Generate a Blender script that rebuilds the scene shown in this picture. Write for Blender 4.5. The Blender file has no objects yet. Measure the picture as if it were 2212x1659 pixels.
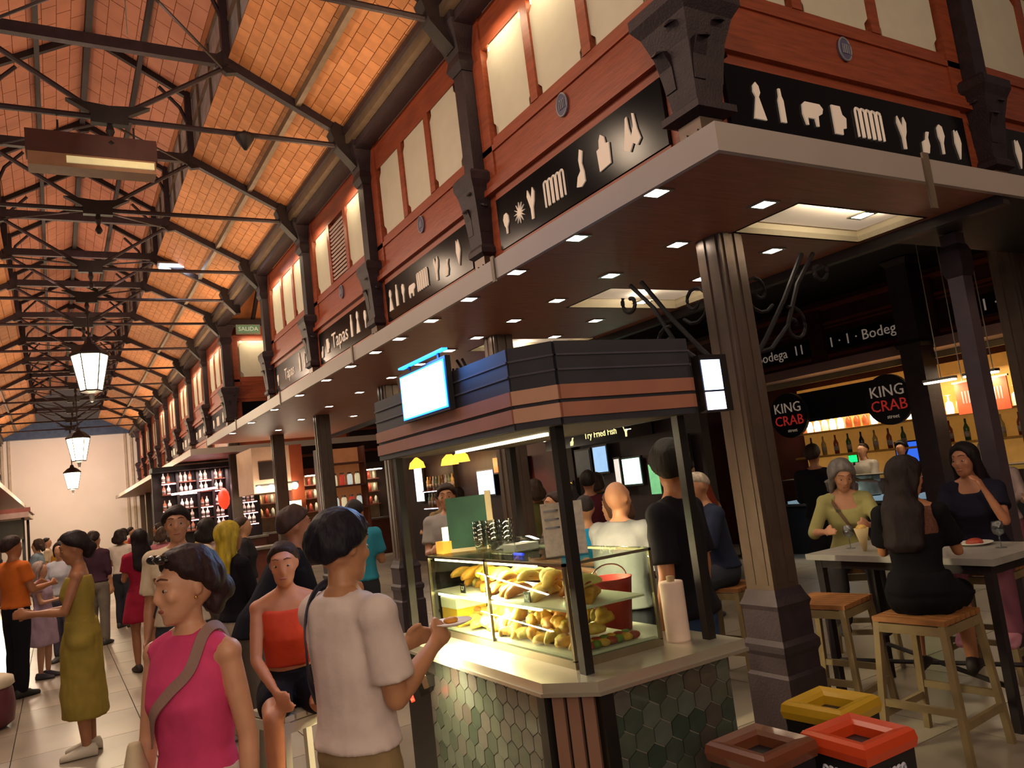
import bpy, bmesh, math, random
from mathutils import Vector, Matrix, noise
random.seed(7)
SC = bpy.context.scene
COL = SC.collection
PI = math.pi

# ------------------------------------------------------------------ camera
cam_d = bpy.data.cameras.new('camera')
cam_d.sensor_width = 36.0
cam_d.lens = 27.35
cam_d.clip_start = 0.05
cam_d.clip_end = 300
cam = bpy.data.objects.new('camera', cam_d)
COL.objects.link(cam)
cam.matrix_world = Matrix(((0.85859, 0.04241, -0.51090, 0.0),
                           (-0.49852, -0.16339, -0.85134, 0.0),
                           (-0.11958, 0.98565, -0.11914, 1.8),
                           (0, 0, 0, 1)))
SC.camera = cam

# ------------------------------------------------------------------ world, exposure
w = bpy.data.worlds.new('world')
SC.world = w
w.use_nodes = True
w.node_tree.nodes['Background'].inputs[0].default_value = (0.80, 0.55, 0.43, 1)
w.node_tree.nodes['Background'].inputs[1].default_value = 0.085
SC.view_settings.view_transform = 'Standard'
SC.view_settings.look = 'None'
SC.view_settings.gamma = 1
SC.view_settings.use_curve_mapping = False
SC.view_settings.exposure = 0.35
SC.cycles.use_denoising = True
SC.cycles.max_bounces = 5
SC.cycles.transparent_max_bounces = 12
SC.cycles.sample_clamp_indirect = 4
SC.cycles.use_adaptive_sampling = True
SC.cycles.adaptive_threshold = 0.035


def lamp(kind, name, loc, power, col=(1, .72, .45), size=.2, size_y=None, aim=None, spot=None, blend=.6):
    d = bpy.data.lights.new(name, kind)
    d.energy = power
    d.color = col
    if kind == 'AREA':
        d.size = size
        if size_y:
            d.shape = 'RECTANGLE'
            d.size_y = size_y
    else:
        d.shadow_soft_size = size
    if kind == 'SPOT':
        d.spot_size = math.radians(spot or 100)
        d.spot_blend = blend
    o = bpy.data.objects.new(name, d)
    COL.objects.link(o)
    o.location = loc
    if aim is not None:
        o.rotation_euler = Vector(aim).to_track_quat('-Z', 'Y').to_euler()
    return o


WARM = (1, .66, .36)
AMB = (1, .60, .42)
XR, XL, XC = 3.9, -2.4, 0.75          # right arcade plane, left arcade plane, nave axis
BAY = 3.07
YS1 = [3.6 + BAY * i for i in range(5)]       # columns of the near block
YS2 = [20.4 + BAY * i for i in range(9)]      # columns of the far block
# warm uplighters that wash the tile roof from the cornice ledges
for y in [5.1, 8.2, 11.3, 14.4, 18.1, 21.9, 28, 34, 40]:
    pw = 17 if y < 17 else 27
    lamp('AREA', 'cornice_uplight', (3.45, y, 6.0), pw, (1, .64, .36), 2.4, .25, aim=(-.75, 0, 1))
    lamp('AREA', 'cornice_uplight', (-1.95, y, 6.0), pw, (1, .60, .40), 2.4, .25, aim=(.75, 0, 1))
    lamp('AREA', 'collar_fill', (XC, y, 6.9), pw * .6, (1, .60, .46), 1.6, 1.6, aim=(0, 0, 1))  # added fill brightening the upper roof, no fixture there
# added area fill washing the arcade walls, in place of truss spotlights
for y, pw in ((1.0, 26), (5.1, 22), (8.2, 22), (14.4, 22), (24, 30), (31, 30)):
    lamp('AREA', 'wall_wash_fill', (.4, y, 6.3), pw, (1, .74, .52), .5, .5, aim=(1, .25 if y < 3 else 0, -.25))
lamp('AREA', 'transept_fill', (6.0, -1.2, 5.6), 40, (1, .70, .46), .8, .8, aim=(0, 1, -.1))  # unseen fill behind the camera for the transept wall
# added soft fill over people and nave floor, without fixtures
lamp('AREA', 'rear_fill', (-.8, -3.2, 3.2), 95, (1, .78, .60), 3.0, 1.6, aim=(.25, 1, -.2))  # added frontal fill from behind the camera
for y, pw in [(-2.5, 60), (2.5, 22), (6.5, 70), (12, 190), (24, 260), (33, 260)]:
    lamp('AREA', 'nave_fill', (-.6, y, 5.8), pw, (1, .74, .55), 2.2, 2.2, aim=(.1, 0, -1))
lamp('AREA', 'end_wall_wash', (.75, 42, 5.4), 130, (1, .80, .68), 3, .5, aim=(0, 1, -.25))


# ------------------------------------------------------------------ helpers
def lin(h):
    if isinstance(h, str):
        c = [int(h[i:i + 2], 16) / 255 for i in (0, 2, 4)]
    else:
        c = h
    return tuple(((x / 12.92) if x <= .04045 else ((x + .055) / 1.055) ** 2.4) for x in c) + (1,)


MATS = {}


def M(name, col='808080', rough=.55, metal=0.0, var=.12, scale=6, bump=0.0, bscale=40, emit=None, es=0.0,
      glass=0.0, alpha=1.0, transl=0.0, stretch=None, coat=0.0, spec=.5):
    if name in MATS:
        return MATS[name]
    m = bpy.data.materials.new(name)
    m.use_nodes = True
    nt = m.node_tree
    b = nt.nodes['Principled BSDF']
    c = lin(col)
    b.inputs['Roughness'].default_value = rough
    b.inputs['Metallic'].default_value = metal
    b.inputs['Specular IOR Level'].default_value = spec
    tc = nt.nodes.new('ShaderNodeTexCoord')
    mp = nt.nodes.new('ShaderNodeMapping')
    nt.links.new(tc.outputs['Object'], mp.inputs[0])
    if stretch:
        mp.inputs['Scale'].default_value = stretch
    if var > 0:
        n = nt.nodes.new('ShaderNodeTexNoise')
        n.inputs['Scale'].default_value = scale
        n.inputs['Detail'].default_value = 4
        nt.links.new(mp.outputs[0], n.inputs['Vector'])
        r = nt.nodes.new('ShaderNodeValToRGB')
        r.color_ramp.elements[0].position = .3
        r.color_ramp.elements[1].position = .7
        r.color_ramp.elements[0].color = tuple(x * (1 - var) for x in c[:3]) + (1,)
        r.color_ramp.elements[1].color = tuple(min(1, x * (1 + var)) for x in c[:3]) + (1,)
        nt.links.new(n.outputs['Fac'], r.inputs[0])
        nt.links.new(r.outputs[0], b.inputs['Base Color'])
    else:
        b.inputs['Base Color'].default_value = c
    if bump > 0:
        n2 = nt.nodes.new('ShaderNodeTexNoise')
        n2.inputs['Scale'].default_value = bscale
        n2.inputs['Detail'].default_value = 3
        nt.links.new(mp.outputs[0], n2.inputs['Vector'])
        bp = nt.nodes.new('ShaderNodeBump')
        bp.inputs['Strength'].default_value = bump
        bp.inputs['Distance'].default_value = .01
        nt.links.new(n2.outputs['Fac'], bp.inputs['Height'])
        nt.links.new(bp.outputs[0], b.inputs['Normal'])
    if emit:
        b.inputs['Emission Color'].default_value = lin(emit)
        b.inputs['Emission Strength'].default_value = es
    if glass:
        b.inputs['Transmission Weight'].default_value = glass
    if coat:
        b.inputs['Coat Weight'].default_value = coat
    if alpha < 1:
        b.inputs['Alpha'].default_value = alpha
    if transl > 0:
        out = nt.nodes['Material Output']
        t = nt.nodes.new('ShaderNodeBsdfTranslucent')
        t.inputs[0].default_value = c
        mx = nt.nodes.new('ShaderNodeMixShader')
        mx.inputs[0].default_value = transl
        nt.links.new(b.outputs[0], mx.inputs[1])
        nt.links.new(t.outputs[0], mx.inputs[2])
        nt.links.new(mx.outputs[0], out.inputs[0])
    MATS[name] = m
    return m


def thin_glass(name, tint='e8f0e8', refl=.10):
    """a sheet of clear glass: mostly see-through with a glossy face"""
    if name in MATS:
        return MATS[name]
    m = bpy.data.materials.new(name)
    m.use_nodes = True
    nt = m.node_tree
    for n in list(nt.nodes):
        nt.nodes.remove(n)
    out = nt.nodes.new('ShaderNodeOutputMaterial')
    tr = nt.nodes.new('ShaderNodeBsdfTransparent')
    tr.inputs[0].default_value = lin(tint)
    gl = nt.nodes.new('ShaderNodeBsdfGlossy')
    gl.inputs['Roughness'].default_value = .03
    fr = nt.nodes.new('ShaderNodeLayerWeight')
    fr.inputs[0].default_value = .12
    mt = nt.nodes.new('ShaderNodeMath')
    mt.operation = 'MULTIPLY_ADD'
    mt.inputs[1].default_value = .5
    mt.inputs[2].default_value = refl * .3
    mx = nt.nodes.new('ShaderNodeMixShader')
    nt.links.new(fr.outputs['Facing'], mt.inputs[0])
    nt.links.new(mt.outputs[0], mx.inputs[0])
    nt.links.new(tr.outputs[0], mx.inputs[1])
    nt.links.new(gl.outputs[0], mx.inputs[2])
    nt.links.new(mx.outputs[0], out.inputs[0])
    MATS[name] = m
    return m


def frame_of(d, up=(0, 0, 1)):
    d = Vector(d).normalized()
    up = Vector(up)
    if abs(d.dot(up)) > .97:
        up = Vector((0, 1, 0)) if abs(d.y) < .9 else Vector((1, 0, 0))
    a = up.cross(d).normalized()
    return a, d.cross(a).normalized()


class MB:
    def __init__(s):
        s.v = []
        s.f = []

    def add(s, vs, fs):
        n = len(s.v)
        s.v += [tuple(p) for p in vs]
        s.f += [tuple(i + n for i in q) for q in fs]
        return s

    def box(s, c, d, rz=0.0, rot=None):
        x, y, z = (q / 2 for q in d)
        ps = [Vector((sx * x, sy * y, sz * z)) for sz in (-1, 1) for sy in (-1, 1) for sx in (-1, 1)]
        R = rot if rot is not None else (Matrix.Rotation(rz, 3, 'Z') if rz else None)
        if R is not None:
            ps = [R @ p for p in ps]
        ps = [p + Vector(c) for p in ps]
        return s.add(ps, [(0, 2, 3, 1), (4, 5, 7, 6), (0, 1, 5, 4), (2, 6, 7, 3), (0, 4, 6, 2), (1, 3, 7, 5)])

    def b2(s, a, b):
        return s.box([(p + q) / 2 for p, q in zip(a, b)], [abs(q - p) for p, q in zip(a, b)])

    def bar(s, a, b, wd, h):
        """rectangular bar from a to b, w across, h in the upright sense"""
        a, b = Vector(a), Vector(b)
        d = b - a
        u, v = frame_of(d)
        ps = []
        for p in (a, b):
            for x, y in ((-1, -1), (1, -1), (1, 1), (-1, 1)):
                ps.append(p + u * x * wd / 2 + v * y * h / 2)
        return s.add(ps, [(3, 2, 1, 0), (4, 5, 6, 7), (0, 1, 5, 4), (1, 2, 6, 5), (2, 3, 7, 6), (3, 0, 4, 7)])

    def tube(s, pts, r, n=8, rv=None, up=(0, 0, 1)):
        pts = [Vector(p) for p in pts]
        k = len(pts)
        rs = r if isinstance(r, (list, tuple)) else [r] * k
        vs = []
        for i, p in enumerate(pts):
            d = (pts[min(i + 1, k - 1)] - pts[max(i - 1, 0)])
            u, v = frame_of(d, up)
            for j in range(n):
                t = 2 * PI * j / n
                vs.append(p + u * math.cos(t) * rs[i] + v * math.sin(t) * (rv[i] if isinstance(rv, (list, tuple)) else (rv or rs[i])))
        fs = []
        for i in range(k - 1):
            for j in range(n):
                a, b = i * n + j, i * n + (j + 1) % n
                fs.append((a, b, b + n, a + n))
        fs.append(tuple(range(n - 1, -1, -1)))
        fs.append(tuple((k - 1) * n + j for j in range(n)))
        return s.add(vs, fs)

    def loft(s, rings):
        """closed loft; ring = list of Vectors, same length each"""
        n = len(rings[0])
        k = len(rings)
        vs = [p for r in rings for p in r]
        fs = []
        for i in range(k - 1):
            for j in range(n):
                a, b = i * n + j, i * n + (j + 1) % n
                fs.append((a, b, b + n, a + n))
        fs.append(tuple(range(n - 1, -1, -1)))
        fs.append(tuple((k - 1) * n + j for j in range(n)))
        return s.add(vs, fs)

    def lathe(s, prof, n=16, c=(0, 0, 0), axis=None):
        rings = []
        for r, z in prof:
            rings.append([Vector((c[0] + r * math.cos(2 * PI * j / n), c[1] + r * math.sin(2 * PI * j / n), c[2] + z)) for j in range(n)])
        return s.loft(rings)

    def sq(s, prof, c=(0, 0, 0)):
        """square 'lathe': profile of half-widths"""
        return s.loft([[Vector((c[0] + x * r, c[1] + y * r, c[2] + z)) for x, y in ((-1, -1), (1, -1), (1, 1), (-1, 1))] for r, z in prof])

    def ball(s, c, r, n=10, m=6, R=None):
        rx, ry, rz = r if isinstance(r, (list, tuple)) else (r, r, r)
        vs = []
        for i in range(1, m):
            a = PI * i / m
            for j in range(n):
                t = 2 * PI * j / n
                p = Vector((rx * math.sin(a) * math.cos(t), ry * math.sin(a) * math.sin(t), -rz * math.cos(a)))
                if R is not None:
                    p = R @ p
                vs.append(p + Vector(c))
        lo, hi = Vector((0, 0, -rz)), Vector((0, 0, rz))
        if R is not None:
            lo, hi = R @ lo, R @ hi
        vs += [lo + Vector(c), hi + Vector(c)]
        L = len(vs)
        fs = []
        for i in range(m - 2):
            for j in range(n):
                a, b = i * n + j, i * n + (j + 1) % n
                fs.append((a, b, b + n, a + n))
        for j in range(n):
            fs.append((L - 2, (j + 1) % n, j))
            fs.append((L - 1, (m - 2) * n + j, (m - 2) * n + (j + 1) % n))
        return s.add(vs, fs)

    def plate(s, poly, y0, y1, flip=False):
        """extrude polygon given in (x,z) between y0 and y1"""
        n = len(poly)
        vs = [(x, y0, z) for x, z in poly] + [(x, y1, z) for x, z in poly]
        fs = [tuple(range(n)), tuple(range(2 * n - 1, n - 1, -1))]
        for i in range(n):
            j = (i + 1) % n
            fs.append((i, i + n, j + n, j))
        return s.add(vs, fs)

    def hplate(s, poly, z0, z1):
        n = len(poly)
        vs = [(x, y, z0) for x, y in poly] + [(x, y, z1) for x, y in poly]
        fs = [tuple(range(n - 1, -1, -1)), tuple(range(n, 2 * n))]
        for i in range(n):
            j = (i + 1) % n
            fs.append((i, j, j + n, i + n))
        return s.add(vs, fs)

    def mesh(s, name, mat=None, smooth=False, fix=True):
        me = bpy.data.meshes.new(name)
        me.from_pydata([tuple(p) for p in s.v], [], s.f)
        if fix:
            bm = bmesh.new()
            bm.from_mesh(me)
            bmesh.ops.recalc_face_normals(bm, faces=bm.faces)
            bm.to_mesh(me)
            bm.free()
        if mat:
            me.materials.append(mat)
        if smooth:
            me.polygons.foreach_set('use_smooth', [True] * len(me.polygons))
        me.update()
        return me

    def build(s, name, mat, parent=None, smooth=False, loc=None, rz=0):
        return link(name, s.mesh(name, mat, smooth), parent, loc, rz)


def link(name, me, parent=None, loc=None, rz=0):
    o = bpy.data.objects.new(name, me)
    COL.objects.link(o)
    if parent is not None:
        o.parent = parent
    if loc is not None:
        o.location = loc
    if rz:
        o.rotation_euler = (0, 0, rz)
    return o


def tag(o, label=None, cat=None, group=None, kind=None):
    if label:
        o['label'] = label
    if cat:
        o['category'] = cat
    if group:
        o['group'] = group
    if kind:
        o['kind'] = kind
    return o


def thing(name, label, cat, loc=(0, 0, 0), rz=0, group=None, kind=None):
    o = bpy.data.objects.new(name, None)
    o.empty_display_size = .1
    COL.objects.link(o)
    o.location = loc
    o.rotation_euler = (0, 0, rz)
    return tag(o, label, cat, group, kind)


def copy_tree(o, parent=None):
    c = o.copy()
    COL.objects.link(c)
    c.parent = parent
    for ch in o.children:
        copy_tree(ch, c)
    return c


TMP = bpy.data.scenes.new('workbench')


def evaluated_mesh(o):
    """mesh of an object with its modifiers applied (evaluated alone in a scratch scene)"""
    TMP.collection.objects.link(o)
    vl = TMP.view_layers[0]
    vl.update()
    me = bpy.data.meshes.new_from_object(o.evaluated_get(vl.depsgraph))
    bpy.data.objects.remove(o)
    return me


def text(name, body, size, mat, parent, loc, rot=(PI / 2, 0, 0), ext=.004, align='CENTER', shear=0, sx=1.0):
    cu = bpy.data.curves.new(name, 'FONT')
    cu.body = body
    cu.size = size
    cu.align_x = align
    cu.align_y = 'CENTER'
    cu.extrude = ext
    cu.resolution_u = 2
    cu.shear = shear
    t = bpy.data.objects.new(name + '_src', cu)
    me = evaluated_mesh(t)
    bpy.data.curves.remove(cu)
    me.materials.clear()
    me.materials.append(mat)
    o = link(name, me, parent, loc)
    o.rotation_euler = rot
    o.scale = (sx, 1, 1)
    return o


ORD = ['first', 'second', 'third', 'fourth', 'fifth', 'sixth', 'seventh', 'eighth', 'ninth', 'tenth', 'eleventh', 'twelfth', 'thirteenth', 'fourteenth', 'fifteenth', 'sixteenth', 'seventeenth', 'eighteenth', 'nineteenth', 'twentieth', 'twenty-first', 'twenty-second', 'twenty-third', 'twenty-fourth', 'twenty-fifth', 'twenty-sixth']

# ------------------------------------------------------------------ materials
wood = M('red_wood', '92452a', .42, var=.22, scale=3, bump=.15, bscale=12, stretch=(1, 1, 9))
woodd = M('dark_wood', '5a2a1c', .5, var=.2, scale=4)
iron = M('dark_iron', '30242a', .55, metal=.25, var=.25, scale=9, bump=.35, bscale=60)
ironb = M('black_iron', '221a1c', .6, metal=.2, var=.25, scale=6, bump=.2)
gutter_m = M('gutter_metal', '6b5c4c', .5, metal=.3, var=.2)
tile_ms = [M('roof_tile_' + 'abc'[i], c, .7, var=.16, scale=5, bump=.2, bscale=30) for i, c in enumerate(('b57a4c', 'aa7042', 'ba8052'))]
tile_far = M('roof_tile_far', 'b07846', .7, var=.2, scale=3)
tile_mid = M('roof_tile_centre', 'b87e62', .7, var=.12, scale=2.5)
grout = M('roof_grout', '96603c', .9, var=.1)
shade_m = M('window_shade', 'e2dcc8', .8, var=.04, transl=.2)
shade_d = M('window_shade_back', 'c8c0a8', .8, var=.04)
cream = M('cream_paint', '9c908a', .5, var=.05, scale=2)
cream2 = M('recess_cream', 'd9ccb0', .6, var=.03)
soffit_m = M('soffit_wood', '8a5644', .45, var=.2, scale=4, stretch=(1, 8, 1), bump=.05)
dark = M('black_board', '0b090d', .16, var=.1, spec=.22)
dark_soft = M('dark_matte', '17131a', .7, var=.2)
white_ink = M('pale_lettering', 'e8d8c8', .6, var=.03, emit='e8cfb8', es=.12)
glass_grey = M('clerestory_glass', '8a8c90', .35, metal=.1, var=.3, scale=5)
steel = M('brushed_steel', 'a8a49a', .3, metal=.9, var=.08)
lens_m = M('lamp_lens', 'ffffff', .5, var=0, emit='fff2de', es=26)
glass = thin_glass('case_glass')
plastic = thin_glass('clear_plastic', 'e4e8e8', .3)

# ------------------------------------------------------------------ floor
fm = bpy.data.materials.new('floor_stone')
fm.use_nodes = True
nt = fm.node_tree
bs = nt.nodes['Principled BSDF']
tc = nt.nodes.new('ShaderNodeTexCoord')
n1 = nt.nodes.new('ShaderNodeTexNoise')
n1.inputs['Scale'].default_value = .8
n1.inputs['Detail'].default_value = 6
nt.links.new(tc.outputs['Object'], n1.inputs['Vector'])
rp = nt.nodes.new('ShaderNodeValToRGB')
rp.color_ramp.elements[0].position = .35
rp.color_ramp.elements[1].position = .7
rp.color_ramp.elements[0].color = lin('80766a')
rp.color_ramp.elements[1].color = lin('a09482')
nt.links.new(n1.outputs['Fac'], rp.inputs[0])
nt.links.new(rp.outputs[0], bs.inputs['Base Color'])
bs.inputs['Roughness'].default_value = .32
floor = MB().b2((-9, -4, -.12), (16, 52, -.02)).build('floor', M('floor_grout', '4c443a', .8))
tag(floor, 'grey beige stone floor of the market hall', 'floor', kind='structure')
slab = MB().box((0, 0, -.01), (.992, .992, .02)).mesh('floor_slab', fm)
far = MB()
k = 0
for ix in range(-6, 15):
    for iy in range(-1, 50):
        x, y = ix + .5 - .4, iy + .5
        near = (iy < 13 and -2 < x < 1.8) or (iy < 7 and x < 5.5)
        if near and k < 90 and y > 1.5:
            o = link('floor_slab', slab, floor, (x, y, 0))
            k += 1
        else:
            far.box((x, y, -.01), (.992, .992, .02))
tag(far.build('floor_slab_field', fm, floor), kind='stuff')


# ------------------------------------------------------------------ roof of the nave
def slope_pts(p0, p1, y):
    return Vector((p0[0], y, p0[1])), Vector((p1[0], y, p1[1]))


EAVE_R, KINK_R, TOP_R, RIDGE = (3.84, 6.72), (2.17, 7.6), (2.2, 8.68), (XC, 9.52)
mir = lambda p: (2 * XC - p[0], p[1])
EAVE_L, KINK_L, TOP_L = mir(EAVE_R), mir(KINK_R), mir(TOP_R)
Y0, Y1 = 2.0, 47.0


def roof_slab(name, a, b, y0, y1, label, mat=grout):
    a3, b3 = Vector((a[0], 0, a[1])), Vector((b[0], 0, b[1]))
    d = (b3 - a3).normalized()
    nrm = Vector((-d.z, 0, d.x))
    if nrm.z < 0:
        nrm = -nrm
    m = MB()
    ps = []
    for y in (y0, y1):
        for p in (a3, b3, b3 + nrm * .08, a3 + nrm * .08):
            ps.append((p.x, y, p.z))
    m.add(ps, [(0, 1, 2, 3), (7, 6, 5, 4), (0, 4, 5, 1), (1, 5, 6, 2), (2, 6, 7, 3), (3, 7, 4, 0)])
    o = m.build(name, mat)
    tag(o, label, 'roof', kind='structure')
    return o, a3, d, nrm, (b3 - a3).length


def tiles(owner, a3, d, nrm, L, y0, y1, tl=.29, tw=.145, indiv=None, mats=tile_ms, thick=.02, rest_mat=None):
    """running bond of thin bricks on the underside of a roof slope"""
    ang = math.atan2(d.z, d.x)
    proto = {}
    for i, mt in enumerate(mats):
        me = MB().box((0, 0, 0), (tw * .95, tl * .97, thick)).mesh('roof_tile', mt)
        proto[i] = me
    rest = MB()
    rot = Matrix.Rotation(-ang, 3, 'Y')
    nr = int(L / tw)
    cnt = 0
    for r in range(nr):
        off = (r % 2) * tl / 2
        y = y0 - off
        while y < y1:
            yc = y + tl / 2
            y += tl
            if yc - tl / 2 < y0 - .01 or yc + tl / 2 > y1 + .01:
                continue
            c = a3 + d * ((r + .5) * tw + (L - nr * tw) / 2) - nrm * (thick / 2 - .006 + random.uniform(0, .004))
            c = Vector((c.x, yc, c.z))
            if indiv and indiv[0] < yc < indiv[1] and cnt < indiv[2]:
                o = link('roof_tile', proto[random.randrange(len(mats))], owner, c)
                o.rotation_euler = (0, -ang, 0)
                cnt += 1
            else:
                rest.box(c, (tw * .95, tl * .97, thick), rot=rot)
    if rest.v:
        tag(rest.build('roof_tile_field', rest_mat or mats[0], owner), kind='stuff')


o, a3, d, nr_, L = roof_slab('ceiling_lower_right', EAVE_R, KINK_R, Y0, Y1, 'sloping terracotta tile ceiling along the right side of the nave')
tiles(o, a3, d, nr_, L, Y0, Y1, indiv=(6.7, 12.8, 300))
o, a3, d, nr_, L = roof_slab('ceiling_lower_left', EAVE_L, KINK_L, Y0 + 12, Y1, 'sloping terracotta tile ceiling along the left side of the nave')
tiles(o, a3, d, nr_, L, Y0 + 12, Y1, .45, .22, rest_mat=tile_far)
o, a3, d, nr_, L = roof_slab('ceiling_upper_right', TOP_R, RIDGE, Y0 + 4, Y1, 'raised central tile ceiling right of the ridge beam')
tiles(o, a3, d, nr_, L, Y0 + 4, Y1, .45, .22, rest_mat=tile_mid)
o, a3, d, nr_, L = roof_slab('ceiling_upper_left', TOP_L, RIDGE, Y0 + 4, Y1, 'raised central tile ceiling left of the ridge beam')
tiles(o, a3, d, nr_, L, Y0 + 4, Y1, .45, .22, rest_mat=tile_mid)
# clerestory glazing strips between lower and upper roof
for sx, nm, lab in ((1, 'window_1', 'grey glazed clerestory strip on the right side of the nave roof'), (-1, 'window_2', 'grey glazed clerestory strip on the left side of the nave roof')):
    x = XC + sx * 1.47
    y0 = 5 if sx > 0 else 13
    o = MB().b2((x, y0, KINK_R[1]), (x + sx * .03, Y1, TOP_R[1])).build(nm, glass_grey)
    tag(o, lab, 'window', kind='structure')
    y = y0
    mull = MB().box((0, 0, 0), (.03, .04, TOP_R[1] - KINK_R[1])).mesh('mullion', gutter_m)
    while y < 32:
        link('mullion', mull, o, (x - sx * .02, y, (TOP_R[1] + KINK_R[1]) / 2))
        y += BAY / 3
    for z in (KINK_R[1] + .04, (KINK_R[1] + TOP_R[1]) / 2, TOP_R[1] - .04):
        MB().b2((x - sx * .03, y0, z - .03), (x, Y1, z + .03)).build('rail', gutter_m, o)
# purlins
pi_ = 0
for lab, (x, z), y0, wd in [('thin iron purlin under the right lower tile slope', (3.02, 7.1), 2.2, .07),
                        ('thin iron purlin under the left lower tile slope', (2 * XC - 3.02, 7.1), 14, .07),
                        ('iron ridge beam along the top of the central tile roof', (XC, 9.42), 6, .09),
                        ('iron purlin right of the ridge beam', (1.45, 9.02), 6, .07),
                        ('iron purlin left of the ridge beam', (.05, 9.02), 6, .07)]:
    o = MB().b2((x - wd / 2, y0, z - .05), (x + wd / 2, Y1, z + .05)).build('roof_purlin', gutter_m if 'lower' in lab else ironb)
    tag(o, lab, 'beam')
# gutter beams at the eaves
for sx, lab, y0 in ((1, 'moulded metal gutter beam on top of the right arcade wall', 3.2), (-1, 'moulded metal gutter beam on top of the left arcade wall', 16)):
    t = thing('gutter_beam', lab, 'beam', (0, 0, 0))
    X_ = lambda v: XC + sx * (v - XC)
    MB().b2((X_(3.62), y0, 6.58), (X_(3.9), Y1, 6.74)).build('trough', gutter_m, t)
    MB().b2((X_(3.58), y0, 6.70), (X_(3.9), Y1, 6.78)).build('lip', iron, t)
    MB().b2((X_(3.70), y0, 6.46), (X_(3.9), Y1, 6.56)).build('lower_moulding', iron, t)

# ------------------------------------------------------------------ trusses
def gusset(m, c, r, y, n=7):
    m.plate([(c[0] + r * math.cos(2 * PI * i / n), c[1] + r * math.sin(2 * PI * i / n)) for i in range(n)], y - .045, y + .045)


def truss_full(y):
    t = thing('roof_truss', '', 'truss', (0, y, 0))
    V = lambda p: (p[0], 0, p[1])
    TIE = 6.58
    NR, NL = (XC + .16, 6.66), (XC - .16, 6.66)
    for a, b in ((EAVE_R, KINK_R), (EAVE_L, KINK_L)):
        MB().bar((a[0], 0, a[1] - .06), (b[0], 0, b[1] - .08), .10, .13).build('rafter', iron, t)
    MB().bar(V((KINK_R[0], 7.55)), V((KINK_L[0], 7.55)), .09, .14).build('collar_beam', iron, t)
    for a, b in ((KINK_R, NR), (KINK_L, NL)):
        MB().tube([V((a[0], a[1] - .1)), V(b)], .032, 6).build('diagonal_brace', iron, t)
    MB().tube([(EAVE_L[0] + .2, 0, TIE), (EAVE_R[0] - .2, 0, TIE)], .035, 6).build('tie_rod', iron, t)
    g = MB()
    g.plate([(XC - .45, 6.76), (XC - .2, 6.62), (XC - .2, 6.5), (XC + .2, 6.5), (XC + .2, 6.62), (XC + .45, 6.76), (XC, 6.72)], -.05, .05)
    g.build('centre_gusset', ironb, t)
    MB().lathe([(.02, -.30), (.055, -.24), (.02, -.16), (.05, -.08), (.03, 0)], 8, (XC, 0, 6.5)).build('pendant', ironb, t)
    for K in (KINK_R, KINK_L):
        m = MB()
        gusset(m, (K[0], K[1] - .06), .17, 0)
        m.build('kink_gusset', ironb, t)
    for E_, s in ((EAVE_R, -1), (EAVE_L, 1)):
        m = MB()
        m.plate([(E_[0], E_[1] + .12), (E_[0] + s * .34, E_[1] + .16), (E_[0] + s * .42, E_[1] + .02), (E_[0] + s * .34, TIE - .06), (E_[0] + s * .1, TIE - .32), (E_[0], TIE - .3)], -.09, .09)
        m.build('eave_bracket', ironb, t)
    for a, b in ((TOP_R, RIDGE), (TOP_L, RIDGE)):
        MB().bar((a[0], 0, a[1] - .05), (b[0], 0, b[1] - .08), .08, .11).build('upper_rafter', ironb, t)
    for s in (1, -1):
        x = XC + s * 1.40
        MB().bar((x, 0, 7.5), (x, 0, 8.7), .10, .10).build('clerestory_post', iron, t)
        m = MB()
        m.tube([(x, 0, 8.1), (x - s * .12, 0, 8.42), (x - s * .42, 0, 8.74)], .03, 6)
        m.build('knee_brace', iron, t)
    m = MB()
    gusset(m, (RIDGE[0], RIDGE[1] - .12), .16, 0)
    m.build('ridge_gusset', ironb, t)
    return t


ys_t = YS1[1:] + [18.1] + YS2[:8]
names_t = ['dark iron roof truss nearest the camera, cut by the top edge',
           'dark iron roof truss carrying the long heater box',
           'dark iron roof truss behind the heater box, third from the front',
           'dark iron roof truss at the near edge of the crossing',
           'dark iron roof truss beside the fluorescent tubes over the crossing',
           'dark iron roof truss at the far edge of the crossing']
proto_t = truss_full(ys_t[0])
for i, y in enumerate(ys_t):
    o = proto_t if i == 0 else copy_tree(proto_t)
    o.location = (0, y, 0)
    o['label'] = names_t[i] if i < 6 else 'dark iron roof truss in the far nave, %s beyond the crossing' % ORD[i - 6]
    o['group'] = 'roof trusses of the nave'
# sagging wind-brace rods between trusses
for i, y in enumerate(ys_t[:-1]):
    y2 = ys_t[i + 1]
    t = thing('wind_brace', 'pair of thin crossed iron rods in the roof, bay %s from the front' % ORD[i], 'rod', (0, 0, 0), group='crossed rods between trusses')
    MB().tube([(XC - .2, y, 6.62), (2.1, y2, 7.45)], .018, 5).build('rod', ironb, t)
    MB().tube([(XC + .2, y, 6.62), (-.6, y2, 7.45)], .018, 5).build('rod', ironb, t)

# ------------------------------------------------------------------ arcade walls
def notched(x0, x1, z0, z1, n=.072):
    return [(x0 + n, z0), (x1 - n, z0), (x1 - n, z0 + n * 1.2), (x1, z0 + n * 2.2), (x1, z1 - n * 2.2), (x1 - n, z1 - n * 1.2), (x1 - n, z1),
            (x0 + n, z1), (x0 + n, z1 - n * 1.2), (x0, z1 - n * 2.2), (x0, z0 + n * 2.2), (x0 + n, z0 + n * 1.2)]


WIN_N = [2]
lamp_strip = M('shade_lamp', 'ffffff', .5, var=0, emit='ffe9b8', es=7)


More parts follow.
